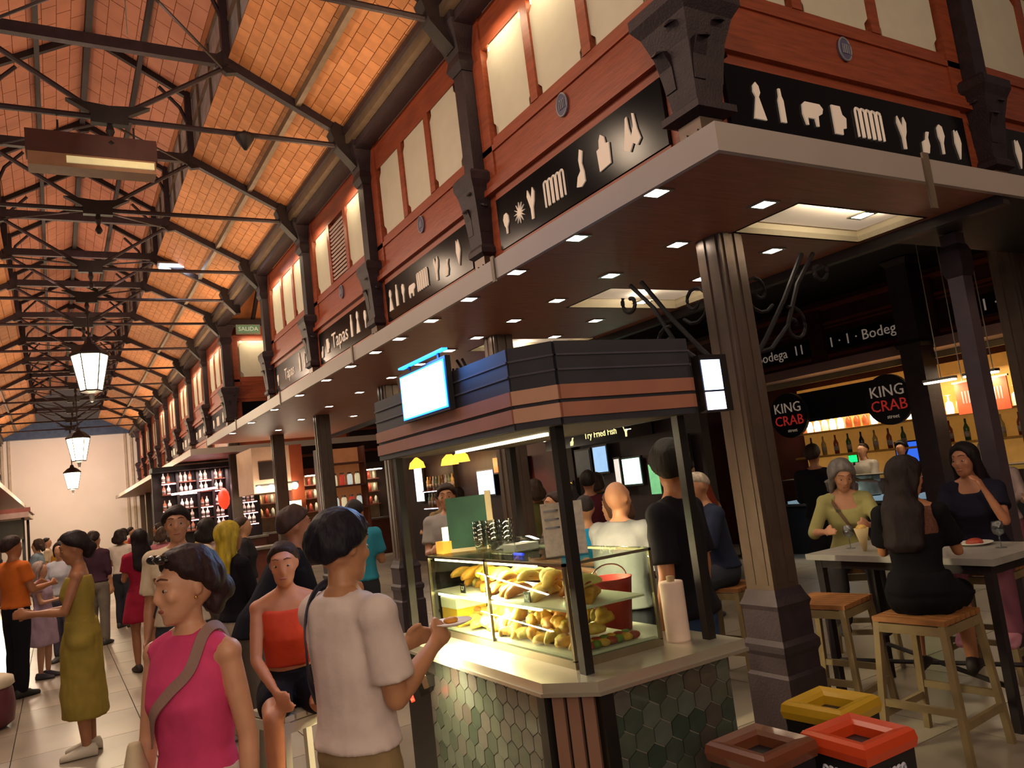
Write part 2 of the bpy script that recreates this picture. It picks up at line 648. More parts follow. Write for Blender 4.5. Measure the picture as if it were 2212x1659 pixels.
def bay_wall(name, label, origin, rz, W, nwin=3, louvre=False):
    """one arcade bay above the awning; local x runs left to right, local -y faces the viewer"""
    t = thing(name, label, 'wall', origin, rz, kind='structure')
    MB().b2((0, .10, 3.36), (W, .16, 6.5)).build('back_panel', woodd, t)
    for a, b, n in ((.11, .30, 'stile'), (W - .30, W - .11, 'stile')):
        MB().b2((a, .02, 3.36), (b, .10, 6.5)).build(n, wood, t)
    MB().b2((.30, .03, 3.36), (W - .30, .10, 4.0)).build('lower_panel', wood, t)
    MB().b2((.30, .0, 3.94), (W - .30, .10, 4.02)).build('sign_sill', wood, t)
    MB().b2((.30, .0, 4.54), (W - .30, .10, 4.62)).build('sign_head', wood, t)
    # cornice: stacked mouldings
    MB().b2((.11, -.05, 4.62), (W - .11, .10, 4.68)).build('cornice_moulding', wood, t)
    MB().b2((.11, -.02, 4.68), (W - .11, .10, 4.76)).build('cornice_moulding', wood, t)
    MB().b2((.11, .01, 4.76), (W - .11, .10, 4.80)).build('cornice_moulding', wood, t)
    MB().b2((.11, .04, 4.80), (W - .11, .10, 5.06)).build('frieze_board', wood, t)
    MB().b2((.11, .02, 5.06), (W - .11, .10, 5.12)).build('frieze_board', wood, t)
    MB().b2((.30, .04, 5.12), (W - .30, .10, 5.19)).build('window_rail', wood, t)
    MB().b2((.30, .04, 6.14), (W - .30, .10, 6.5)).build('window_rail', wood, t)
    w0, w1 = .30, W - .30
    pw = (w1 - w0) / 3
    for i in (1, 2):
        MB().b2((w0 + pw * i - .06, .03, 5.19), (w0 + pw * i + .06, .10, 6.14)).build('mullion', wood, t)
    if louvre:
        sl = MB().box((0, 0, 0), (pw - .14, .05, .03)).mesh('louvre_slat', wood)
        z = 5.24
        while z < 6.1:
            o = link('louvre_slat', sl, t, (w0 + pw * 1.5, .06, z))
            o.rotation_euler = (.6, 0, 0)
            z += .062
    return t


def windows(origin, rz, W, which, lit, where):
    R = Matrix.Rotation(rz, 4, 'Z')
    w0, w1 = .30, W - .30
    pw = (w1 - w0) / 3
    for i in which:
        WIN_N[0] += 1
        o = MB().plate(notched(w0 + pw * i + .045, w0 + pw * (i + 1) - .045, 5.18, 6.16), .055, .062).build('window_%d' % WIN_N[0], shade_m)
        o.location = origin
        o.rotation_euler = (0, 0, rz)
        tag(o, 'cream window shade with notched corners%s, %s of %s' % (', glowing at the top' if i in lit else '', ['left', 'middle', 'right'][i], where), 'window', kind='structure')
        b = MB()
        x0, x1 = w0 + pw * i + .02, w0 + pw * (i + 1) - .02
        b.b2((x0, .092, 5.15), (x1, .098, 6.18))
        b.build('shade_back', shade_d, o)
        if i in lit:
            MB().b2((x0 + .06, .066, 6.10), (x1 - .06, .086, 6.135)).build('lamp_strip', lamp_strip, o)
            c = R @ Vector(((x0 + x1) / 2, -.14, 6.20)) + Vector(origin)
            a = R @ Vector((0, .30, -.6))
            lamp('AREA', 'shade_washer', c, 2.6, (1, .80, .50), .5, .05, aim=a)


def column(name, label, x, y, rz=0, cs=.68, zt=6.62):
    t = thing(name, label, 'column', (x, y, 0), rz, group='iron columns of the market')
    MB().sq([(.165, 0), (.165, .40), (.15, .42), (.15, .52), (.165, .55), (.165, .59), (.145, .62), (.145, .80), (.155, .83), (.135, .87), (.118, .92)]).build('pedestal', iron, t)
    MB().sq([(.112, .90), (.104, 4.05)]).build('shaft', M('column_iron', '5a4a40', .36, metal=.45, var=.15), t)
    fl = MB().box((0, 0, 2.45), (.05, .016, 3.0)).mesh('flute', M('column_iron', '5a4a40', .36, metal=.45, var=.15))
    for k_ in range(4):
        for dx in (-.06, .06):
            q = Matrix.Rotation(k_ * PI / 2, 3, 'Z') @ Vector((dx * .85, -.109, 0))
            f = link('flute', fl, t, q)
            f.rotation_euler = (0, 0, k_ * PI / 2)
    MB().sq([(.11, 4.03), (.10 + .08 * cs, 4.06), (.10 + .08 * cs, 4.11), (.12, 4.15)]).build('necking', iron, t)
    MB().sq([(.115, 4.12), (.12 + .03 * cs, 4.4), (.12 + .05 * cs, 4.55), (.12 + .10 * cs, 4.72), (.12 + .15 * cs, 4.80), (.12 + .15 * cs, 4.88), (.12 + .08 * cs, 4.92), (.11, 4.93)]).build('capital', iron, t)
    leaf = MB()
    leaf.loft([[Vector((-.05, 0, 0)), Vector((.05, 0, 0)), Vector((.05, .03, 0)), Vector((-.05, .03, 0))],
               [Vector((-.06, -.02, .16)), Vector((.06, -.02, .16)), Vector((.05, .02, .16)), Vector((-.05, .02, .16))],
               [Vector((-.05, -.07, .26)), Vector((.05, -.07, .26)), Vector((.04, -.03, .28)), Vector((-.04, -.03, .28))],
               [Vector((-.02, -.12, .24)), Vector((.02, -.12, .24)), Vector((.02, -.10, .27)), Vector((-.02, -.10, .27))]])
    lm = leaf.mesh('acanthus_leaf', iron)
    for k_ in range(4):
        for dx in (-.08, .08):
            q = Matrix.Rotation(k_ * PI / 2, 3, 'Z') @ Vector((dx * (.6 + .4 * cs), -.115 - .03 * cs, 4.28 if dx < 0 else 4.42))
            f = link('acanthus_leaf', lm, t, q)
            f.rotation_euler = (0, 0, k_ * PI / 2)
            f.scale = (1, cs, 1)
    MB().sq([(.10, 4.9), (.10, zt)]).build('upper_shaft', iron, t)
    MB().sq([(.11, 6.02), (.15, 6.10), (.13, 6.2), (.17, 6.34), (.24, 6.5), (.24, 6.62)]).build('upper_capital', iron, t)
    return t


where1 = ['the bay beside the corner column', 'the second bay from the corner column', 'the third bay with louvres', 'the fourth bay before the crossing']
lits = [(0, 1), (), (0, 2), (0, 1, 2)]
for i in range(4):
    org = (XR, YS1[i + 1], 0)
    bay_wall('wall_nave_right', 'red wooden arcade wall above the awning, ' + where1[i], org, -PI / 2, BAY, louvre=(i == 2))
    windows(org, -PI / 2, BAY, (0, 2) if i == 2 else (0, 1, 2), lits[i], where1[i])
for i in range(8):
    org = (XR, YS2[i + 1], 0)
    wh = 'the far arcade, %s bay beyond the crossing' % ORD[i]
    if i == 0:
        pb = bay_wall('wall_nave_right', 'red wooden arcade wall of ' + wh, org, -PI / 2, BAY)
    else:
        o = copy_tree(pb)
        o.location = org
        o['label'] = 'red wooden arcade wall of ' + wh
    windows(org, -PI / 2, BAY, (0, 1, 2), (0, 1, 2) if i < 5 else (), wh)
for i in range(3, 8):
    o = copy_tree(pb)
    o.name = 'wall_nave_left'
    o.location = (XL, YS2[i], 0)
    o.rotation_euler = (0, 0, PI / 2)
    o['label'] = 'red wooden arcade wall on the left of the nave, %s bay beyond the crossing' % ORD[i]
# wall of the near transept (faces the camera, right of the corner column)
WT = 3.64
bay_wall('wall_transept', 'red wooden wall above the sign with the cow and the beer mug', (XR, YS1[0], 0), 0, WT)
windows((XR, YS1[0], 0), 0, WT, (0, 1, 2), (), 'the transept bay over the cow sign')
bay_wall('wall_transept', 'red wooden transept wall cut by the right edge of the picture', (XR + WT, YS1[0], 0), 0, WT)
windows((XR + WT, YS1[0], 0), 0, WT, (0, 1), (), 'the transept bay cut by the right edge')
# far wall of the crossing
bay_wall('wall_crossing', 'red wooden wall at the far side of the crossing, under the exit sign', (XR, YS2[0], 0), 0, BAY)
windows((XR, YS2[0], 0), 0, BAY, (0, 1, 2), (0, 1), 'the crossing wall under the exit sign')
# crossing roof beyond the right eave
o, a3, d, nr_, L = roof_slab('ceiling_crossing', (0, 0), (0.001, 0), 0, .1, 'x')
bpy.data.objects.remove(o)
m = MB()
m.add([(3.9, 20.5, 6.7), (10, 20.5, 6.7), (10, 18.1, 8.3), (3.9, 18.1, 8.3), (3.9, 20.5, 6.8), (10, 20.5, 6.8), (10, 18.1, 8.4), (3.9, 18.1, 8.4)],
      [(0, 1, 2, 3), (7, 6, 5, 4), (0, 4, 5, 1), (1, 5, 6, 2), (2, 6, 7, 3), (3, 7, 4, 0)])
co = tag(m.build('ceiling_crossing', tile_far), 'terracotta tile ceiling over the crossing arm', 'roof', kind='structure')
for x in (4.6, 5.6, 6.6):
    tag(MB().bar((x, 20.3, 6.60), (x, 18.1, 8.14), .08, .12).build('crossing_rafter', ironb), 'iron rafter under the crossing tile ceiling, %s from the nave' % ORD[[4.6, 5.6, 6.6].index(x)], 'beam')
tag(MB().b2((3.95, 20.1, 6.5), (10, 20.3, 6.62)).build('crossing_beam', ironb), 'dark iron beam above the exit sign at the crossing', 'beam')
lamp('AREA', 'crossing_uplight', (5.5, 18.3, 6.0), 40, (1, .5, .28), 2, .5, aim=(0, .4, 1))

lab_c = ['cast iron column with leafy capital at the corner of the awning', 'dark iron column between the first two sign bays', 'dark iron column left of the lowered icons sign',
         'dark iron column beside the Tapas sign', 'dark iron column at the near edge of the crossing']
for i, y in enumerate(YS1):
    column('iron_column', lab_c[i], XR, y, 0, 1.0 if i == 0 else .55)
for i, y in enumerate(YS2):
    column('iron_column', 'dark iron column of the far arcade, %s beyond the crossing' % ORD[i], XR, y)
for i, y in enumerate(YS2[3:]):
    column('iron_column', 'dark iron column on the left side of the nave, %s from the camera' % ORD[i], XL, y)
column('iron_column', 'dark iron column at the right edge beside the cow sign', XR + WT, YS1[0])

# ------------------------------------------------------------------ awnings (fascia + soffit)
ZB, ZT = 3.20, 3.345
AX0, AX1, AY0, AY1 = 2.74, 5.27, 2.44, 16.95


def awning_near():
    t = thing('awning', 'flat brown wood awning with cream edge around the corner stand', 'awning', (0, 0, 0))
    MB().b2((AX0, AY0 + .03, ZB), (AX0 + .03, AY1, ZT)).build('fascia', cream, t)
    MB().b2((AX0, AY0, ZB), (9.6, AY0 + .03, ZT)).build('fascia', cream, t)
    # soffit boards with openings for the light trays
    zs0, zs1 = ZB + .02, ZB + .06
    holes = [(3.92, 5.2, 2.95, 3.46), (3.95, 5.2, 4.85, 5.46), (3.95, 5.2, 6.8, 7.4), (3.95, 5.2, 8.7, 9.3)]
    ys = sorted({AY0 + .03, AY1} | {h[2] for h in holes} | {h[3] for h in holes})
    for a, b in zip(ys[:-1], ys[1:]):
        h = [h for h in holes if abs(h[2] - a) < 1e-6]
        x1 = AX1
        if h:
            MB().b2((AX0 + .03, a, zs0), (h[0][0], b, zs1)).build('soffit_board', soffit_m, t)
            MB().b2((h[0][1], a, zs0), (x1, b, zs1)).build('soffit_board', soffit_m, t)
            m = MB()
            x_0, x_1, y_0, y_1 = h[0]
            m.b2((x_0, y_0, zs1 + .05), (x_1, y_1, zs1 + .07))
            m.b2((x_0 - .02, y_0, zs0), (x_0, y_1, zs1 + .07))
            m.b2((x_1, y_0, zs0), (x_1 + .02, y_1, zs1 + .07))
            m.b2((x_0 - .02, y_0 - .02, zs0), (x_1 + .02, y_0, zs1 + .07))
            m.b2((x_0 - .02, y_1, zs0), (x_1 + .02, y_1 + .02, zs1 + .07))
            tr = m.build('light_tray', cream2, t)
            MB().b2((x_0 + .03, y_0 + .03, zs1 + .035), (x_1 - .03, y_1 - .03, zs1 + .049)).build('diffuser', M('tray_diffuser', 'c8bcae', .6, var=.04, emit='cbb49c', es=.26), tr)
            MB().b2((x_0 + .35, y_0 + .04, zs0 + .02), (x_0 + .55, y_0 + .06, zs0 + .035)).build('tray_lamp', M('tray_lamp', 'ffffff', .5, var=0, emit='ffe6b0', es=6), tr)
            lamp('AREA', 'tray_glow', ((x_0 + x_1) / 2, y_0 + .1, zs0 + .02), 2.5, (1, .85, .6), .9, .06, aim=(0, .6, 1))
        else:
            MB().b2((AX0 + .03, a, zs0), (x1, b, zs1)).build('soffit_board', soffit_m, t)
    MB().b2((AX0 + .03, AY0 + .03, ZT - .03), (AX1, AY1, ZT - .005)).build('roof_sheet', dark_soft, t)
    MB().b2((AX1 + .005, AY0 + .03, ZB + .05), (9.6, 3.5, ZT - .01)).build('soffit_extension', dark_soft, t)
    MB().b2((AX1, AY0 + .03, ZB - .05), (AX1 + .08, AY1, ZT)).build('inner_beam', ironb, t)
    for y in (4.62, 7.7, 10.8, 13.9):
        MB().b2((AX0 - .012, y - .02, ZB - .02), (AX0, y + .02, ZT + .02)).build('edge_strap', gutter_m, t)
    for x in (4.42,):
        MB().b2((x - .03, AY0 - .012, ZB - .16), (x + .03, AY0, ZT + .03)).build('edge_strap', gutter_m, t)
    return t


awning_near()
t = thing('awning', 'cream edged awning of the far arcade beyond the crossing', 'awning')
MB().b2((AX0, 19.3, ZB), (AX0 + .03, 46, ZT)).build('fascia', cream, t)
MB().b2((AX0, 19.27, ZB), (9, 19.30, ZT)).build('fascia', cream, t)
MB().b2((AX0 + .03, 19.3, ZB + .02), (AX1, 46, ZB + .06)).build('soffit_board', soffit_m, t)
t = thing('awning', 'awning of the left arcade at the left edge of the picture', 'awning')
MB().b2((-1.27, 22, ZB), (-1.24, 46, ZT)).build('fascia', cream, t)
MB().b2((-3.6, 22, ZB + .02), (-1.27, 46, ZB + .06)).build('soffit_board', soffit_m, t)

# downlights
def downlight(x, y, label, power=9):
    t = thing('downlight', label, 'downlight', (x, y, ZB + .02), group='square downlights in the awning soffit')
    m = MB()
    m.b2((-.07, -.07, -.008), (.07, -.05, .0)).b2((-.07, .05, -.008), (.07, .07, .0)).b2((-.07, -.05, -.008), (-.05, .05, .0)).b2((.05, -.05, -.008), (.07, .05, .0))
    m.build('trim_ring', steel, t)
    MB().b2((-.05, -.05, -.006), (.05, .05, -.001)).build('lens', lens_m, t)
    lamp('SPOT', 'downlight_beam', (x, y, ZB - .01), power, (1, .84, .62), .05, aim=(0, 0, -1), spot=125, blend=.8)


rows = [2.79, 3.67, 4.6]
ys_d = [3.0, 3.75, 4.49, 5.23, 5.95, 6.68, 7.32, 8.1, 9.0, 10.2, 11.6, 13.2, 14.8]
rown = ['along the nave edge', 'in the middle', 'along the inner edge']
for i, x in enumerate(rows):
    for j, y in enumerate(ys_d):
        if (i == 1 and abs(y - 3.75) < .01):
            x_ = 3.67
        downlight(x + (.05 if i == 0 else 0), y, 'square awning downlight in the row %s, %s from the front corner' % (rown[i], ORD[j]), 5.5 if y < 6 else 5)

# ------------------------------------------------------------------ wrought-iron brackets on the corner column
def spiral(c, r0, r1, a0, turns, n=18):
    return [(c[0] + (r0 + (r1 - r0) * i / n) * math.cos(a0 + turns * 2 * PI * i / n), c[1] + (r0 + (r1 - r0) * i / n) * math.sin(a0 + turns * 2 * PI * i / n)) for i in range(n + 1)]


brk_m = M('bracket_iron', '181214', .8, spec=.2, var=.2)


def bracket(rz, label, x=XR, y=YS1[0]):
    t = thing('scroll_bracket', label, 'bracket', (x, y, 0), rz)
    P3 = lambda pts: [(p[0], 0, p[1]) for p in pts]
    MB().tube(P3([(.13, 2.35), (.30, 2.52), (.55, 2.80), (.82, 3.15)]), .017, 6).build('strut', brk_m, t)
    MB().tube(P3([(.13, 2.42), (.35, 2.46), (.55, 2.62), (.72, 2.92), (.95, 3.16)]), .016, 6).build('curved_bar', brk_m, t)
    MB().tube(P3(spiral((.62, 2.62), .02, .14, 0, 1.3)), .013, 6).build('scroll', brk_m, t)
    MB().tube(P3(spiral((.30, 2.86), .02, .16, PI, 1.4)), .013, 6).build('scroll', brk_m, t)
    MB().tube(P3(spiral((.98, 3.03), .03, .10, PI / 2, .85)), .016, 6).build('hook', brk_m, t)
    return t


bracket(0, 'wrought iron scroll bracket on the corner column pointing right')
bracket(PI / 2, 'wrought iron scroll bracket on the corner column pointing into the stand')
bracket(PI / 2, 'wrought iron scroll bracket on the second column, inside', XR, YS1[1])

# ------------------------------------------------------------------ sign boards
def arches(w_, h_, n=5, r=.012):
    m = MB()
    p = w_ / n
    for i in range(n):
        x0, x1 = p * i + r, p * (i + 1) - r * .2
        xm, ra = (x0 + x1) / 2, (x1 - x0) / 2
        pts = [(x0, 0, 0)] + [(xm - ra * math.cos(a), 0, h_ - ra + ra * math.sin(a)) for a in [PI * k_ / 6 for k_ in range(7)]] + [(x1, 0, 0)]
        m.tube(pts, r, 4)
    return m


def icon_poly(k):
    if k == 'figure':
        return [(.02, 0), (.20, 0), (.17, .10), (.13, .24), (.16, .29), (.15, .36), (.11, .40), (.07, .36), (.06, .29), (.09, .24), (.05, .10)]
    if k == 'bottle':
        return [(.03, 0), (.11, 0), (.11, .24), (.09, .29), (.085, .37), (.055, .37), (.05, .29), (.03, .24)]
    if k == 'cow':
        return [(.0, .10), (.03, .0), (.06, .0), (.06, .07), (.16, .07), (.17, .0), (.20, .0), (.21, .10), (.27, .13), (.29, .18), (.25, .22), (.05, .22), (.01, .19)]
    if k == 'mug':
        return [(.02, 0), (.13, 0), (.14, .06), (.19, .07), (.21, .17), (.16, .20), (.145, .28), (.02, .28)]
    if k == 'lobster':
        return [(.05, 0), (.09, 0), (.10, .12), (.13, .18), (.15, .28), (.12, .34), (.10, .28), (.08, .22), (.05, .28), (.02, .34), (.0, .27), (.03, .18), (.05, .12)]
    if k == 'hen':
        return [(.02, .0), (.11, .0), (.14, .08), (.13, .16), (.16, .22), (.12, .22), (.09, .14), (.03, .11)]
    if k == 'leg':
        return [(.05, 0), (.08, 0), (.09, .12), (.13, .20), (.11, .30), (.06, .32), (.02, .28), (.02, .18), (.05, .12)]
    if k == 'carrot':
        return [(.07, 0), (.13, .18), (.12, .24), (.09, .32), (.07, .26), (.04, .32), (.03, .24), (.02, .18)]
    if k == 'cup':
        return [(.05, 0), (.08, 0), (.085, .08), (.13, .14), (.13, .22), (.09, .27), (.03, .26), (.0, .20), (.02, .12), (.05, .08)]
    if k == 'urchin':
        pts = []
        for i in range(24):
            r = .12 if i % 2 == 0 else .035
            pts.append((.12 + r * math.cos(2 * PI * i / 24), .14 + r * math.sin(2 * PI * i / 24)))
        return pts
    if k == 'bag':
        return [(.02, .0), (.19, .02), (.20, .22), (.15, .23), (.14, .30), (.09, .34), (.06, .29), (.05, .22), (.01, .21)]
    if k == 'bananas':
        return [(.0, .04), (.07, .0), (.12, .06), (.17, .02), (.22, .06), (.19, .16), (.17, .30), (.15, .31), (.15, .20), (.11, .12), (.09, .20), (.08, .31), (.06, .30), (.03, .16)]
    if k == 'goose':
        return [(.0, .02), (.07, .0), (.13, .03), (.13, .12), (.11, .20), (.14, .30), (.10, .33), (.07, .24), (.08, .14), (.03, .10)]
    return [(.02, 0), (.1, 0), (.12, .1), (.1, .3), (.04, .32), (.0, .15)]


def sign(label, origin, rz, W, items, bx=(.30, None), z0=4.02, z1=4.54, frame=True, dark_m=None, txt_mat=None, depth=-.012):
    t = thing('sign_board', label, 'sign', origin, rz)
    x0, x1 = bx[0], (W - .30 if bx[1] is None else bx[1])
    MB().b2((x0 + .005, depth, z0 + .005), (x1 - .005, depth + .03, z1 - .005)).build('board', dark_m or dark, t)
    for it in items:
        kd, x, z, s = it[:4]
        if kd == 'arches':
            o = arches(.36 * s, .26 * s).build('arches_logo', txt_mat or white_ink, t, loc=(x0 + x, depth - .010, z0 + z))
        elif kd == 'text':
            o = text('lettering', it[4], s, txt_mat or white_ink, t, (x0 + x, depth - .004, z0 + z))
        else:
            o = MB().plate([(a * s, b * s) for a, b in icon_poly(kd)], -.014, -.002).build(kd + '_icon', txt_mat or white_ink, t, loc=(x0 + x, depth, z0 + z))
    return t


sign('long black sign with white cow, mug and arches pictograms right of the corner column', (XR, YS1[0], 0), 0, WT,
     [('figure', .22, .12, .72), ('bottle', .50, .13, .72), ('cow', .78, .15, .85), ('mug', 1.12, .12, .85), ('arches', 1.42, .13, .95),
      ('lobster', 1.98, .10, .85), ('hen', 2.28, .10, .9), ('leg', 2.55, .12, .85), ('carrot', 2.8, .10, .85)])
sign('black sign with white pictograms cut by the right edge of the picture', (XR + WT, YS1[0], 0), 0, WT, [('carrot', .2, .12, .9), ('bottle', .6, .12, .8), ('mug', 1.0, .12, .8)])
sign('black sign with white bananas, bag and urchin pictograms left of the corner column', (XR, YS1[1], 0), -PI / 2, BAY,
     [('cup', .12, .12, .75), ('urchin', .32, .12, .85), ('lobster', .58, .10, .85), ('arches', .86, .12, .9), ('goose', 1.35, .10, .95), ('bag', 1.66, .12, .85), ('bananas', 2.0, .12, .9)])
sign('black sign with small pictograms in the second bay, reflecting blue light', (XR, YS1[2], 0), -PI / 2, BAY,
     [('figure', .1, .12, .7), ('bottle', .34, .13, .75), ('leg', .55, .12, .75), ('cow', .78, .12, .7), ('arches', 1.05, .13, .85), ('lobster', 1.55, .12, .8), ('hen', 1.8, .1, .8), ('carrot', 2.12, .12, .9)])
sign('black sign with the word Tapas in the third bay', (XR, YS1[3], 0), -PI / 2, BAY,
     [('hen', .1, .1, .8), ('mug', .4, .12, .8), ('text', 1.08, .24, .34, 'Tapas'), ('bottle', 1.6, .12, .9), ('figure', 1.85, .12, .8), ('leg', 2.2, .12, .8)])
sign('small black sign with pictograms in the fourth bay', (XR, YS1[4], 0), -PI / 2, BAY,
     [('cup', .2, .12, .8), ('text', 1.1, .24, .3, 'Tapas'), ('bottle', 1.8, .12, .9), ('goose', 2.1, .12, .8)])
for i in range(4):
    sign('black pictogram sign of the far arcade, %s beyond the crossing' % ORD[i], (XR, YS2[i + 1], 0), -PI / 2, BAY, [('arches', 1.0, .12, .9), ('mug', .4, .12, .8), ('bag', 1.8, .12, .8)])
sign('black sign on the crossing wall partly behind the awning', (XR, YS2[0], 0), 0, BAY, [('arches', 1.0, .12, .9), ('cow', .4, .12, .8), ('bag', 1.8, .12, .8)])

# round number plaques
blue_e = M('plaque_blue', '5a5a78', .3, var=.1)
for lab, org, rz, W in (('small oval plaque under the first bay windows', (XR, YS1[1], 0), -PI / 2, BAY), ('small oval plaque under the second bay windows', (XR, YS1[2], 0), -PI / 2, BAY),
                        ('small oval plaque under the third bay louvres', (XR, YS1[3], 0), -PI / 2, BAY), ('small oval plaque above the cow sign', (XR, YS1[0], 0), 0, WT)):
    t = thing('plaque', lab, 'plaque', org, rz)
    c = (W / 2, 0, 4.94)
    m = MB()
    m.plate([(c[0] + .075 * math.cos(2 * PI * i / 20), c[2] + .10 * math.sin(2 * PI * i / 20)) for i in range(20)], .02, .04)
    m.build('disc', blue_e, t)
    m = MB()
    m.tube([(c[0] + .075 * math.cos(2 * PI * i / 20), .02, c[2] + .10 * math.sin(2 * PI * i / 20)) for i in range(21)], .008, 5)
    m.build('rim', M('plaque_rim', '8c8a94', .5), t)
    o = arches(.08, .08, 3, .005).build('arches_logo', M('plaque_rim'), t, loc=(c[0] - .04, .015, c[2] - .04))

# ------------------------------------------------------------------ people
def ring(c, u, v, ru, rv, n=16, sq=1.0):
    out = []
    for j in range(n):
        t = 2 * PI * j / n
        cx, sy = math.cos(t), math.sin(t)
        if sq != 1.0:
            cx = math.copysign(abs(cx) ** sq, cx)
            sy = math.copysign(abs(sy) ** sq, sy)
        out.append(c + u * (cx * ru) + v * (sy * rv))
    return out


def limb(m, pts, rs, n=12):
    """tapered round limb with ball ends"""
    m.tube(pts, rs, n)
    m.ball(pts[0], rs[0], n, 6)
    m.ball(pts[-1], rs[-1], n, 6)
    for p, r in list(zip(pts, rs))[1:-1]:
        m.ball(p, r, n, 6)


def remesh(m, name, mat, vox, smooth=3, fac=.5, fold=0.0, fscale=6.0, seed=0):
    me = m.mesh(name + '_src', None, fix=True)
    o = bpy.data.objects.new(name + '_src', me)
    md = o.modifiers.new('r', 'REMESH')
    md.mode = 'VOXEL'
    md.voxel_size = vox
    ms = o.modifiers.new('s', 'SMOOTH')
    ms.factor = fac
    ms.iterations = smooth
    out = evaluated_mesh(o)
    bpy.data.meshes.remove(me)
    out.name = name
    if fold > 0:
        nv_ = len(out.vertices)
        co = [0.0] * (nv_ * 3)
        out.vertices.foreach_get('co', co)
        no = [0.0] * (nv_ * 3)
        out.vertex_normals.foreach_get('vector', no)
        for i in range(nv_):
            x, y, z = co[3 * i] * fscale, co[3 * i + 1] * fscale, co[3 * i + 2] * fscale
            q = (noise.noise((x + seed, y, z * .55)) + .5 * noise.noise((x * 2.3, y * 2.3 + seed, z * 1.2))) * fold
            co[3 * i] += no[3 * i] * q
            co[3 * i + 1] += no[3 * i + 1] * q
            co[3 * i + 2] += no[3 * i + 2] * q
        out.vertices.foreach_set('co', co)
    out.materials.clear()
    out.materials.append(mat)
    out.polygons.foreach_set('use_smooth', [True] * len(out.polygons))
    out.update()
    return out


SKIN = {}


def skin(c):
    return M('skin_' + c, c, .5, var=.08, scale=14)


def cloth(c):
    return M('cloth_' + c, c, .9, spec=.15, var=.10, scale=9, bump=.25, bscale=18)


def hairmat(c):
    return M('hair_' + c, c, .6, spec=.22, var=.35, scale=26, bump=.6, bscale=50, stretch=(1, 1, .25))


